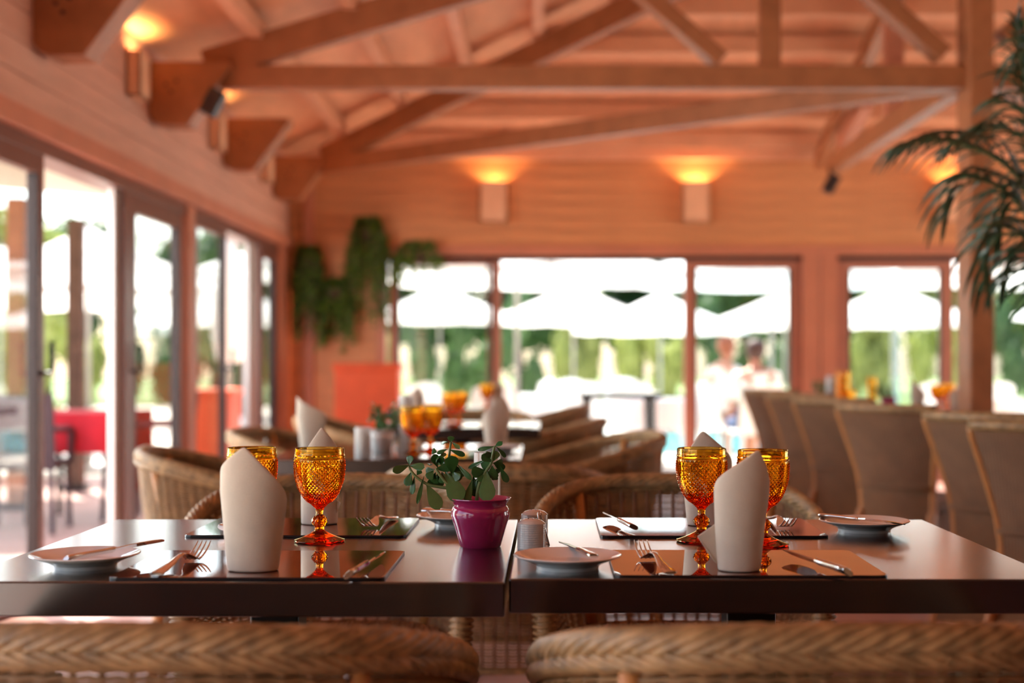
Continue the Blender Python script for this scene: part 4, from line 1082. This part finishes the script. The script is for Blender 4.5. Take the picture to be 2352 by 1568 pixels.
# ---- palm ------------------------------------------------------------------
pb_ = P(2520, 900, 4.75)
palm = empty('potted_palm', (pb_.x+0.28, 4.75, 0), 0, label='dark green palm with drooping fronds at the right edge', cat='palm')
prnd = random.Random(11)
MB().lathe([(0.0, 0.0), (0.16, 0.0), (0.20, 0.34), (0.21, 0.36), (0.19, 0.36), (0.18, 0.32), (0.0, 0.32)], 28).build('pot', M['terracotta'], palm, smooth=40)
MB().tube([(0, 0, 0.32), (-0.01, 0, 0.7), (-0.04, 0, 1.1), (-0.06, 0, 1.47)], [0.035, 0.032, 0.028, 0.024], 10).build('trunk', M['palm_stem'], palm, smooth=60)
def frond(ctrl, n=22, ll=0.26, seed=0, droop=0.55, name='frond'):
    """ctrl in world coordinates; leaflets along both sides, hanging"""
    o = Vector(palm.location); rnd = random.Random(seed)
    path = resample(smooth_path([Vector(c)-o for c in ctrl], 8), n+8)
    st = MB().tube(path, [0.008-0.006*i/len(path) for i in range(len(path))], 6).build(name, M['palm_stem'], palm, smooth=179)
    for i in range(7, n+8):
        p = path[i]; t = (path[min(i+1, n+7)]-path[i-1]).normalized()
        sd = t.cross(Vector((0, 0, 1)))
        sd = sd.normalized() if sd.length > 0.05 else Vector((0, 1, 0))
        f = (i-7)/(n+1); L = ll*(0.55+0.9*math.sin(PI*min(1, 0.18+0.8*f)))*0.75
        for s in (-1, 1):
            d0 = (t*0.65+sd*s*0.55+Vector((0, 0, 0.30))).normalized()
            pts = []; q = Vector(p); d = d0.copy()
            for k in range(7):
                pts.append(q.copy()); q = q+d*L/6; d = (d+Vector((0, 0, -droop*0.58))+Vector((rnd.uniform(-.04, .04), rnd.uniform(-.04, .04), 0))).normalized()
            b = MB(); v = []; fc = []
            for k, q in enumerate(pts):
                tt = (pts[min(k+1, 6)]-pts[max(k-1, 0)]).normalized(); wv = tt.cross(Vector((rnd.uniform(-.2, .2), -0.9, 0.35))).normalized()
                w = (0.0025, 0.0062, 0.0075, 0.0070, 0.0056, 0.0036, 0.0006)[k]
                v += [q-wv*w, q+Vector((0, 0, 0.0022)), q+wv*w]
            for k in range(6):
                fc += [(k*3, k*3+1, k*3+4, k*3+3), (k*3+1, k*3+2, k*3+5, k*3+4)]
            b.add(v, fc).build('leaflet', M['palm'], st)
    return st
Yp = 4.6
top = Vector((pb_.x+0.22, 4.75, 1.45))
def Q(px, py, Y=Yp): return P(px, py, Y)
frond([top, Q(2420, 520), Q(2330, 400), Q(2250, 345), Q(2170, 325), Q(2100, 335)], 15, 0.34, 1)
frond([top, Q(2440, 600), Q(2340, 470), Q(2262, 415), Q(2210, 430), Q(2180, 480)], 13, 0.30, 2)
frond([top, Q(2440, 420, 4.7), Q(2372, 250, 4.7), Q(2350, 160, 4.7), Q(2335, 60, 4.7)], 18, 0.24, 3, 0.35)
frond([top, Q(2450, 640, 4.4), Q(2370, 560, 4.4), Q(2310, 530, 4.4), Q(2270, 580, 4.4), Q(2262, 640, 4.4)], 13, 0.26, 4)
frond([top, Q(2470, 560, 4.9), Q(2400, 390, 4.9), Q(2340, 310, 4.9), Q(2280, 300, 4.9), Q(2215, 325, 4.9)], 15, 0.30, 5)
frond([top, Q(2480, 680, 4.5), Q(2400, 590, 4.5), Q(2345, 590, 4.5), Q(2310, 640, 4.5)], 12, 0.25, 6)
frond([top, Q(2420, 300, 4.6), Q(2400, 170, 4.6), Q(2370, 100, 4.6), Q(2340, 140, 4.6)], 14, 0.24, 7)
frond([top, Q(2460, 500, 4.75), Q(2390, 330, 4.75), Q(2352, 260, 4.75), Q(2318, 240, 4.75)], 14, 0.28, 8)
frond([top, Q(2480, 620, 4.65), Q(2420, 480, 4.65), Q(2370, 440, 4.65), Q(2320, 470, 4.65), Q(2290, 540, 4.65)], 14, 0.28, 9)

frond([top, top+Vector((0.10, 0.10, 0.45)), top+Vector((0.35, 0.25, 0.75)), top+Vector((0.75, 0.35, 0.78)), top+Vector((1.05, 0.42, 0.55))], 15, 0.32, 10)
frond([top, top+Vector((0.12, -0.12, 0.40)), top+Vector((0.40, -0.35, 0.60)), top+Vector((0.75, -0.55, 0.50))], 14, 0.32, 11)
frond([top, top+Vector((0.02, 0.15, 0.50)), top+Vector((0.05, 0.50, 0.80)), top+Vector((0.10, 0.95, 0.72))], 14, 0.32, 12)
frond([top, top+Vector((0.15, 0.02, 0.55)), top+Vector((0.32, 0.02, 0.95)), top+Vector((0.62, 0.05, 1.12))], 14, 0.30, 13)

# ================================================================== OUTSIDE
def ground(name, mn, mx, m):
    return MB().box(mn, mx).build(name, M[m], None, kind='structure')
gd = empty('deck_outdoor', (0, 0, 0), kind='structure')
pr_ = None
for k in range(62):
    yy = 4.0+k*0.15
    if pr_ is None:
        pr_ = MB().box((-7.0, 0.004, -0.06), (WX-0.16, 0.144, -0.03)).build('deck_board', M['decking'], gd); pr_.location = (0, yy, 0)
    else: share(pr_, 'deck_board', gd, (0, yy, 0))
ground('ground_paving', (-60, 12.6, -0.14), (80, 90, -0.08), 'paving')
ground('ground_lawn', (-60, 35.2, -0.10), (80, 90, -0.05), 'lawn')
ground('ground_left', (-60, -20, -0.14), (-2.4, 12.6, -0.09), 'paving')
ground('ground_right', (7.4, -30, -0.14), (80, 12.6, -0.09), 'paving')
ground('ground_front', (-60, -40, -0.16), (80, -4.2, -0.10), 'paving')
b = MB().box((1.0, 17.2, -0.085), (14, 23, -0.070)).build('pool', M['water'], None, kind='structure')

def umbrella_parts():
    e = empty('patio_umbrella', (0, 0, 0), label='x', cat='umbrella', group='white patio umbrellas outside')
    n = 8; R = 1.75; H = 0.72
    for k in range(n):
        a0, a1 = 2*PI*k/n, 2*PI*(k+1)/n
        def fn(u, v, a0=a0, a1=a1):
            p0 = Vector((math.cos(a0), math.sin(a0), 0)); p1 = Vector((math.cos(a1), math.sin(a1), 0))
            d = p0.lerp(p1, u); r = R*v; z = H*(1-v)-0.05*math.sin(PI*v)-0.03*math.sin(PI*u)*v
            return Vector((d.x*r, d.y*r, 2.0+z))
        b = MB(); b.grid(fn, 4, 5)
        b.grid(lambda u, v, fn=fn: fn(u, 1.0)+Vector((0, 0, -0.08*v)), 4, 1)
        b.build('canopy_panel', M['canvas'], e, smooth=40)
        MB().beam((math.cos(a0)*0.05, math.sin(a0)*0.05, 2.64), (math.cos(a0)*R*0.985, math.sin(a0)*R*0.985, 1.985), 0.02, 0.02).build('rib', M['pole'], e)
    MB().tube([(0, 0, 0), (0, 0, 2.76)], 0.024, 10).build('pole', M['pole'], e, smooth=40)
    MB().lathe([(0.0, 0.0), (0.28, 0.0), (0.28, 0.06), (0.05, 0.09), (0.04, 0.3), (0.0, 0.3)], 20).build('base', M['pole'], e, smooth=40)
    return e
umb = umbrella_parts(); uu = [False]
def umbrella(x, y, z, sc, label, rz=0.2):
    if not uu[0]:
        uu[0] = True; umb.location = (x, y, z); umb.scale = (sc,)*3; umb.rotation_euler = (0, 0, rz); umb['label'] = label; return umb
    return copy_tree(umb, (x, y, z), rz, sc, label)
zg = -0.08
umbrella(-0.25, 15.6, zg, 1.05, 'white umbrella nearest the open back doorway, its edge across the top of the opening')
umbrella(2.9, 17.8, zg, 1.10, 'white umbrella behind the right leaf of the open doorway', 0.5)
umbrella(-2.6, 19.6, zg, 1.2, 'white umbrella behind the left door pane of the back wall', 0.1)
umbrella(5.3, 14.7, zg, 1.03, 'white umbrella across the top of the right-hand back window', 0.3)
umbrella(0.65, 27.5, zg, 0.97, 'far white umbrella with its whole canopy in the open doorway', 0.3)
umbrella(1.98, 23.4, zg, 0.83, 'far white umbrella right of the whole canopy in the doorway', 0.7)
umbrella(-2.2, 31.2, zg, 1.04, 'far white umbrella seen through the left door pane', 0.6)
umbrella(4.9, 28.5, zg, 0.94, 'far white umbrella seen in the doorway right pane', 0.6)
umbrella(6.2, 25.0, zg, 0.92, 'far white umbrella low in the right-hand back window', 0.15)
umbrella(9.9, 24.6, zg, 0.98, 'white umbrella beyond the timber post at right', 0.15)
umbrella(-4.6, 14.5, zg, 0.92, 'white umbrella nearest the open left door', 0.25)
umbrella(-6.9, 18.2, zg, 0.96, 'second white umbrella beyond the open left door', 0.55)
umbrella(-5.3, 24.3, zg, 0.92, 'white umbrella seen through the far leaf of the left wall', 0.4)
umbrella(-9.0, 14.5, zg, 1.0, 'white umbrella farthest left, behind the leftmost glass', 0.1)

# beige awning over the left terrace
aw = empty('awning', (0, 0, 0), label='beige fabric awning stretched over the terrace at left', cat='awning')
b = MB(); b.add([(-6.8, 8.6, 2.75), (-3.0, 9.4, 2.42), (-3.0, 12.5, 2.42), (-6.8, 12.5, 2.75), (-6.8, 8.6, 2.77), (-3.0, 9.4, 2.44), (-3.0, 12.5, 2.44), (-6.8, 12.5, 2.77)], [(0, 1, 2, 3), (7, 6, 5, 4), (0, 4, 5, 1), (1, 5, 6, 2), (2, 6, 7, 3), (3, 7, 4, 0)])
b.build('canvas_sheet', M['canvas_beige'], aw)
for x, y in ((-3.02, 12.45), (-6.7, 12.45), (-6.7, 8.7)):
    MB().tube([(x, y, -0.06), (x, y, 2.6)], 0.03, 8).build('pole', M['pole'], aw)
# timber pergola posts on the terrace
for k, (x, y, nm) in enumerate(((-3.82, 10.4, 'brown timber pergola post seen through the leftmost glass'), (-3.88, 11.9, 'dark timber post beyond the red-clothed table'))):
    e = empty('pergola_post', (x, y, -0.06), 0, label=nm, cat='post')
    MB().box((-0.06, -0.06, 0), (0.06, 0.06, 2.3)).build('shaft', M['bark'] if k else M['beam'], e, bevel=0.006)
    MB().box((-0.09, -0.09, 0), (0.09, 0.09, 0.08)).build('shoe', M['table_base'], e)

# red-clothed table with dark wicker chairs on the left deck
rt = empty('cloth_table', (-3.12, 9.75, -0.03), 0, label='outdoor table under a red cloth beyond the open left door', cat='table')
MB().box((-0.34, -0.38, 0.70), (0.34, 0.38, 0.735)).build('tabletop', M['table'], rt)
b = MB(); b.box((-0.36, -0.40, 0.737), (0.36, 0.40, 0.742)); b.grid(lambda u, v: Vector((-0.36+0.72*u, -0.40-0.02*v*(1+math.sin(18*u)), 0.74-0.26*v)), 24, 4); b.grid(lambda u, v: Vector((0.36+0.02*v*(1+math.sin(18*u)), -0.40+0.8*u, 0.74-0.26*v)), 24, 4)
b.build('red_cloth', M['red_cloth'], rt, smooth=40)
for sx in (-0.28, 0.28):
    for sy in (-0.32, 0.32): MB().tube([(sx, sy, 0.7), (sx, sy, 0.0)], 0.02, 8).build('leg', M['table_base'], rt)
def dark_chair():
    c = empty('dark_wicker_chair', (0, 0, 0), label='x', cat='chair', group='dark wicker chairs on the left deck')
    MB().box((-0.24, -0.24, 0.40), (0.24, 0.24, 0.45)).build('seat', M['dark_wicker'], c, bevel=0.01)
    b = MB(); b.grid(lambda u, v: Vector(((2*u-1)*0.25, -0.24-0.07*v-0.03*(1-(2*u-1)**2), 0.42+0.46*v)), 8, 6); b.grid(lambda u, v: Vector(((1-2*u)*0.25, -0.215-0.07*v-0.03*(1-(2*u-1)**2), 0.42+0.46*v)), 8, 6)
    b.build('backrest', M['dark_wicker'], c, smooth=60)
    for sx in (-0.22, 0.22):
        for sy in (-0.22, 0.22): MB().tube([(sx, sy, 0.42), (sx*1.05, sy*1.08, 0.0)], 0.018, 8).build('leg', M['dark_wicker'], c)
        MB().tube([(sx*1.1, -0.26, 0.66), (sx*1.15, 0.2, 0.64), (sx*1.1, 0.22, 0.42)], 0.02, 8).build('armrest', M['dark_wicker'], c)
    return c
dc = dark_chair(); dc.location = (-3.30, 9.1, -0.03); dc.rotation_euler = (0, 0, 0.1); dc['label'] = 'dark wicker chair left of the red-clothed table'
copy_tree(dc, (-2.72, 9.85, -0.03), PI/2, None, 'dark wicker chair right of the red-clothed table')
# terracotta planter and closed umbrella seen through the second door set
e = empty('terrace_planter', (-2.72, 12.0, -0.06), 0, label='orange terracotta planter on the deck beyond the second left doors', cat='planter')
MB().box((-0.14, -0.25, 0), (0.14, 0.25, 0.82)).build('box', M['terracotta'], e, bevel=0.01)
MB().box((-0.16, -0.27, 0.82), (0.16, 0.27, 0.88)).build('rim', M['terracotta'], e, bevel=0.01)
e = empty('closed_umbrella', (-2.88, 13.2, -0.06), 0, label='folded white umbrella seen through the second left doors', cat='umbrella')
MB().lathe([(0.04, 2.30), (0.09, 2.1), (0.15, 1.7), (0.17, 1.35), (0.13, 1.15), (0.10, 1.1)], 16, cap0=True).build('furled_canopy', M['canvas'], e, smooth=60)
MB().tube([(0, 0, 0), (0, 0, 2.35)], 0.024, 8).build('pole', M['pole'], e)
MB().lathe([(0.0, 0.0), (0.25, 0.0), (0.25, 0.06), (0.04, 0.1), (0.0, 0.1)], 16).build('base', M['pole'], e)

# white outdoor chairs and tables by the pool
def pool_chair():
    c = empty('white_pool_chair', (0, 0, 0), label='x', cat='chair', group='white chairs by the pool')
    MB().box((-0.24, -0.24, 0.40), (0.24, 0.25, 0.44)).build('seat', M['white_plastic'], c, bevel=0.01)
    b = MB(); b.grid(lambda u, v: Vector(((2*u-1)*0.26*(1-0.25*max(0, v-0.6)), -0.22-0.10*v-0.05*(1-(2*u-1)**2), 0.42+0.48*v*(1-0.12*(2*u-1)**2))), 8, 6); b.grid(lambda u, v: Vector(((1-2*u)*0.26*(1-0.25*max(0, v-0.6)), -0.20-0.10*v-0.05*(1-(2*u-1)**2), 0.42+0.48*v*(1-0.12*(2*u-1)**2))), 8, 6)
    b.build('backrest', M['white_plastic'], c, smooth=60)
    for sx in (-0.21, 0.21):
        for sy in (-0.21, 0.21): MB().tube([(sx, sy, 0.42), (sx*1.15, sy*1.15, 0.0)], 0.016, 6).build('leg', M['white_plastic'], c)
    return c
wc = pool_chair(); first = True
spots = [(-0.6, 15.2, 0.4), (0.3, 15.9, 2.4), (1.0, 16.6, 0.2), (1.45, 15.4, 1.9), (0.55, 18.3, 3.6), (0.0, 17.2, 0.9), (2.9, 15.9, 2.0), (-1.5, 16.0, 0.8), (4.3, 15.6, 2.7), (5.0, 16.2, 0.4), (-0.2, 18.8, 1.2), (1.1, 19.5, 3.0)]
wl_ = ['at the left of the open doorway', 'behind the tables in the doorway', 'in the middle of the doorway', 'right of the doorway middle', 'between the pool and the tables', 'farther back in the doorway', 'in front of the seated people', 'through the left pane', 'through the right-hand window', 'at the back of the right-hand window', 'far back left in the doorway', 'farthest of all in the doorway']
for (x, y, r), w_ in zip(spots, wl_):
    lb = 'white garden chair '+w_
    if first: wc.location = (x, y, zg); wc.rotation_euler = (0, 0, r); wc['label'] = lb; first = False
    else: copy_tree(wc, (x, y, zg), r, None, lb)
def pool_table(x, y, label):
    e = empty('white_garden_table', (x, y, zg), 0, label=label, cat='table', group='white-clothed tables by the pool')
    MB().lathe([(0.0, 0.745), (0.45, 0.745), (0.46, 0.73), (0.48, 0.45), (0.47, 0.45), (0.45, 0.73), (0.0, 0.735)], 24).build('tablecloth', M['white_plastic'], e, smooth=40)
    MB().tube([(0, 0, 0), (0, 0, 0.74)], 0.04, 8).build('pedestal', M['pole'], e)
    MB().lathe([(0, 0), (0.26, 0), (0.26, 0.03), (0, 0.04)], 16).build('foot', M['pole'], e)
    return e
pool_table(1.2, 14.6, 'round white-clothed table right outside the open doorway')
pool_table(-0.3, 16.4, 'round white-clothed table under the nearest umbrella')
pool_table(4.6, 14.9, 'round white-clothed table outside the right-hand window')
pool_table(-1.3, 14.5, 'round white-clothed table outside the left door pane')

# trees and hedge
def crown_mesh(seed, R=(2.2, 2.2, 1.7), n=5200, leafs=0.22):
    rnd = random.Random(seed); b = MB()
    blobs = [(Vector((rnd.uniform(-1, 1)*R[0]*0.62, rnd.uniform(-1, 1)*R[1]*0.62, rnd.uniform(-0.8, 0.9)*R[2]*0.7)), rnd.uniform(0.45, 0.75)*min(R)) for _ in range(11)]
    for i in range(n):
        c, r = rnd.choice(blobs)
        d = Vector((rnd.gauss(0, 1), rnd.gauss(0, 1), rnd.gauss(0, 1))).normalized(); p = c+d*r*rnd.uniform(0.75, 1.03)
        nn = (d+Vector((rnd.uniform(-.8, .8), rnd.uniform(-.8, .8), rnd.uniform(-.8, .8)))).normalized(); t = nn.orthogonal().normalized(); t.rotate(Matrix.Rotation(rnd.uniform(0, 6.28), 3, nn)); s = leafs*rnd.uniform(0.6, 1.3); u = nn.cross(t)
        b.add([p-t*s*0.5, p+u*s*0.28, p+t*s*0.5, p-u*s*0.28], [(0, 1, 2, 3)])
    for c, r in blobs:
        b.lathe([(0.05*r, -0.8*r), (0.55*r, -0.58*r), (0.8*r, 0.0), (0.55*r, 0.58*r), (0.05*r, 0.8*r)], 8, c=c)
    return b.mesh('crown')
CR = [crown_mesh(21), crown_mesh(22, (2.6, 2.0, 1.5)), crown_mesh(23, (1.9, 1.9, 2.2))]
TR = []
for me, mm in ((0, 'leaf'), (1, 'leaf'), (2, 'leaf'), (0, 'leaf2'), (1, 'leaf2')):
    m2 = CR[me].copy(); m2.materials.append(M[mm]); TR.append(m2)
TRUNK = MB().tube([(0, 0, 0), (0.06, 0.02, 1.0), (-0.05, 0.05, 2.2), (0.05, 0, 3.6)], [0.17, 0.13, 0.11, 0.05], 10).mesh('trunk', 60); TRUNK.materials.append(M['bark'])
BR = MB()
for a in range(5):
    BR.tube([(0, 0, 1.9+0.15*a), (0.5*math.cos(1.3*a), 0.5*math.sin(1.3*a), 2.5+0.15*a), (1.2*math.cos(1.3*a), 1.2*math.sin(1.3*a), 3.0+0.15*a)], [0.06, 0.045, 0.02], 6)
BR = BR.mesh('branch', 60); BR.materials.append(M['bark'])
trees = [(-13.5, 39, 1.0, 0, 'green tree far left behind the pool umbrellas'), (-7, 39, 1.0, 4, 'yellow-green tree seen through the left door pane'), (-0.6, 39, 1.0, 0, 'green tree left of centre in the open doorway'), (5.6, 39, 1.0, 1, 'broad green tree right of centre in the open doorway'), (11.8, 39, 1.0, 3, 'yellow-green tree behind the right door pane'), (18, 39, 1.0, 2, 'tall green tree in the right-hand window'), (24.5, 39, 1.0, 0, 'green tree at the far right beyond the timber post'),
         (-10.5, 46, 1.1, 1, 'broad tree of the second row, far left'), (-3.6, 46, 1.1, 2, 'tall dark tree of the second row behind the doorway left side'), (3.2, 46, 1.1, 0, 'green tree of the second row in the middle of the doorway'), (10.2, 46, 1.1, 2, 'tall tree of the second row behind the right pane'), (17.2, 46, 1.1, 1, 'broad tree of the second row behind the right-hand window'), (24.4, 46, 1.1, 2, 'tall tree of the second row at the far right'),
         (-9.5, 23.5, 0.8, 4, 'yellow-green tree beyond the open left door'), (-15, 25, 1.0, 0, 'green tree behind the leftmost umbrella'), (-21, 30, 1.1, 1, 'broad green tree at the far left'), (-6.0, 29, 0.85, 0, 'green tree beyond the second left doors')]
for x, y, s, k, lb in trees:
    e = empty('tree', (x, y, zg), x*1.7, label=lb, cat='tree', group='trees round the pool'); e.scale = (s, s, s)
    link(bpy.data.objects.new('trunk', TRUNK), e); link(bpy.data.objects.new('branch', BR), e)
    c = bpy.data.objects.new('crown', TR[k]); c.location = (0, 0, 3.1); link(c, e, kind='stuff')
HG = crown_mesh(31, (2.4, 0.55, 0.7), 1700, 0.13); HG.materials.append(M['leaf2'])
HG2 = crown_mesh(32, (2.4, 0.55, 0.7), 1700, 0.13); HG2.materials.append(M['leaf'])
hn = ['at the far left of the doorway view', 'second from the far left', 'behind the left pane edge', 'behind the middle of the left pane', 'left of the doorway centre', 'just left of the doorway middle', 'in the doorway middle', 'just right of the doorway middle', 'right of the doorway centre', 'behind the left part of the right pane', 'behind the seated people', 'behind the right-hand window', 'right of the right-hand window', 'at the far right end']
for k in range(14):
    e = bpy.data.objects.new('hedge_shrub', (HG, HG2)[k % 2]); e.location = (-19.0+k*3.5, 34.0, 1.25); e.scale = (0.98, 1, 2.2)
    link(e, None, 'clipped hedge shrub '+hn[k], 'hedge', 'hedge shrubs by the pool')
for k, (x, y, nm) in enumerate(((-5.4, 13.9, 'low leafy shrub beyond the red-clothed table'), (-7.2, 14.6, 'low leafy shrub behind the leftmost glass'))):
    e = bpy.data.objects.new('terrace_shrub', (HG, HG2)[k]); e.location = (x, y, 0.5); e.scale = (0.45, 0.9, 0.7); link(e, None, nm, 'shrub', 'terrace shrubs')

# white sign box outside the right-hand window
e = empty('sign_board', (P(2060, 700, 22).x, 22, zg), 0, label='blank white board on a post outside the right-hand window', cat='sign')
MB().box((-0.22, -0.03, 1.85), (0.22, 0.03, 2.2)).build('board', M['white_plastic'], e, bevel=0.01)
MB().tube([(0, 0, 0), (0, 0, 1.9)], 0.03, 8).build('post', M['pole'], e)

# ---- people seated outside -------------------------------------------------
def skin_body(name, joints, edges, mt, parent, sub=2):
    me = bpy.data.meshes.new(name); me.from_pydata([j[0] for j in joints], edges, [])
    o = bpy.data.objects.new(name, me); link(o, parent)
    md = o.modifiers.new('skin', 'SKIN'); md.use_smooth_shade = True
    sv = me.skin_vertices[0].data if me.skin_vertices else None
    if sv is None:
        me.skin_vertices if hasattr(me, 'skin_vertices') else None
    return o
def person(loc, rz, label, hair, top, leanx=0.0, scale=1.0):
    import bmesh
    e = empty('person', loc, rz, label=label, cat='person', group='people seated outside'); e.scale = (scale,)*3
    # facing +y, seated; joints: pelvis first
    l = leanx
    J = [((0, 0, 0.50), (.15, .11)), ((l*0.3, -0.01, 0.66), (.14, .10)), ((l*0.7, -0.03, 0.86), (.165, .105)), ((l, -0.02, 1.00), (.13, .085)), ((l, 0.0, 1.08), (.052, .052)), ((l*1.1, 0.02, 1.15), (.062, .072)), ((l*1.1, 0.03, 1.23), (.076, .092)), ((l*1.1, 0.03, 1.31), (.06, .072)),
         ((0.10, 0.10, 0.49), (.085, .08)), ((0.14, 0.42, 0.49), (.062, .062)), ((0.14, 0.46, 0.28), (.05, .052)), ((0.14, 0.44, 0.07), (.036, .038)), ((0.15, 0.58, 0.03), (.034, .026)),
         ((-0.10, 0.10, 0.49), (.085, .08)), ((-0.14, 0.42, 0.49), (.062, .062)), ((-0.14, 0.46, 0.28), (.05, .052)), ((-0.14, 0.44, 0.07), (.036, .038)), ((-0.15, 0.58, 0.03), (.034, .026)),
         ((l+0.19, -0.02, 0.98), (.062, .062)), ((l+0.25, 0.02, 0.72), (.044, .044)), ((l+0.17, 0.24, 0.72), (.032, .032)), ((l+0.14, 0.30, 0.72), (.034, .018)), ((l+0.12, 0.38, 0.71), (.026, .012)),
         ((l-0.19, -0.02, 0.98), (.062, .062)), ((l-0.25, 0.02, 0.72), (.044, .044)), ((l-0.17, 0.24, 0.72), (.032, .032)), ((l-0.14, 0.30, 0.72), (.034, .018)), ((l-0.12, 0.38, 0.71), (.026, .012))]
    E = [(0,1),(1,2),(2,3),(3,4),(4,5),(5,6),(6,7),(0,8),(8,9),(9,10),(10,11),(11,12),(0,13),(13,14),(14,15),(15,16),(16,17),(3,18),(18,19),(19,20),(20,21),(21,22),(3,23),(23,24),(24,25),(25,26),(26,27)]
    def grow(name, ids, infl, mt):
        mp = {j: i for i, j in enumerate(ids)}
        bm = bmesh.new(); lay = bm.verts.layers.skin.verify(); vs_ = []
        for j in ids:
            v = bm.verts.new(J[j][0]); v[lay].radius = (J[j][1][0]+infl, J[j][1][1]+infl); vs_.append(v)
        for a, c in E:
            if a in mp and c in mp: bm.edges.new((vs_[mp[a]], vs_[mp[c]]))
        vs_[0][lay].use_root = True
        me = bpy.data.meshes.new(name); bm.to_mesh(me); bm.free(); me.materials.append(mt)
        o = bpy.data.objects.new(name, me); link(o, e)
        sk = o.modifiers.new('skin', 'SKIN'); sk.use_smooth_shade = True
        ss = o.modifiers.new('sub', 'SUBSURF'); ss.levels = 2; ss.render_levels = 2
        return o
    grow('body', list(range(len(J))), 0.0, M['skin'])
    grow('shirt', [2, 1, 0, 3, 18, 19, 23, 24], 0.016, top)
    grow('shorts', [0, 8, 9, 13, 14], 0.014, M['shorts'])
    b = MB(); b.lathe([(0.045, -0.10), (0.088, -0.05), (0.102, 0.01), (0.098, 0.06), (0.07, 0.10), (0.03, 0.118), (0.0, 0.12)], 20, c=(l*1.1, 0.005, 1.24)); b.build('hair', hair, e, smooth=179)
    f = MB()
    for sx in (-1, 1):
        f.lathe([(0.0, -0.011), (0.009, -0.006), (0.011, 0), (0.009, 0.006), (0.0, 0.011)], 8, c=(l*1.1+sx*0.032, 0.112, 1.235))
    f.build('eyes', M['hair_dark'], e, smooth=179)
    b = MB(); b.add([(l*1.1-0.012, 0.112, 1.20), (l*1.1+0.012, 0.112, 1.20), (l*1.1, 0.145, 1.205), (l*1.1, 0.115, 1.245)], [(0, 1, 2), (0, 2, 3), (2, 1, 3), (0, 3, 1)]); b.build('nose', M['skin'], e, smooth=60)
    b = MB()
    for sx in (-1, 1): b.lathe([(0.0, -0.02), (0.012, 0), (0.0, 0.025)], 8, c=(l*1.1+sx*0.088, 0.03, 1.22))
    b.build('ears', M['skin'], e, smooth=60)
    MB().box((l*1.1-0.022, 0.105, 1.165), (l*1.1+0.022, 0.118, 1.173)).build('mouth', M['hair_red'], e)
    return e
person((P(1736, 800, 14.3).x, 14.3, zg), math.radians(12), 'person in a white shirt with dark hair, seated with back to the window', M['hair_dark'], M['shirt'], 0.0, 1.0)
person((P(1660, 800, 16.3).x, 16.3, zg), math.radians(-60), 'person with auburn hair leaning beside the one in the white shirt', M['hair_red'], M['shirt'], 0.05, 1.05)
for k, (px, Y, rz_, nm) in enumerate(((1736, 14.3, 0.2, 'white garden chair under the person in the white shirt'), (1660, 16.3, -1.05, 'white garden chair under the person with auburn hair'))):
    copy_tree(wc, (P(px, 800, Y).x, Y, zg), rz_, None, nm)
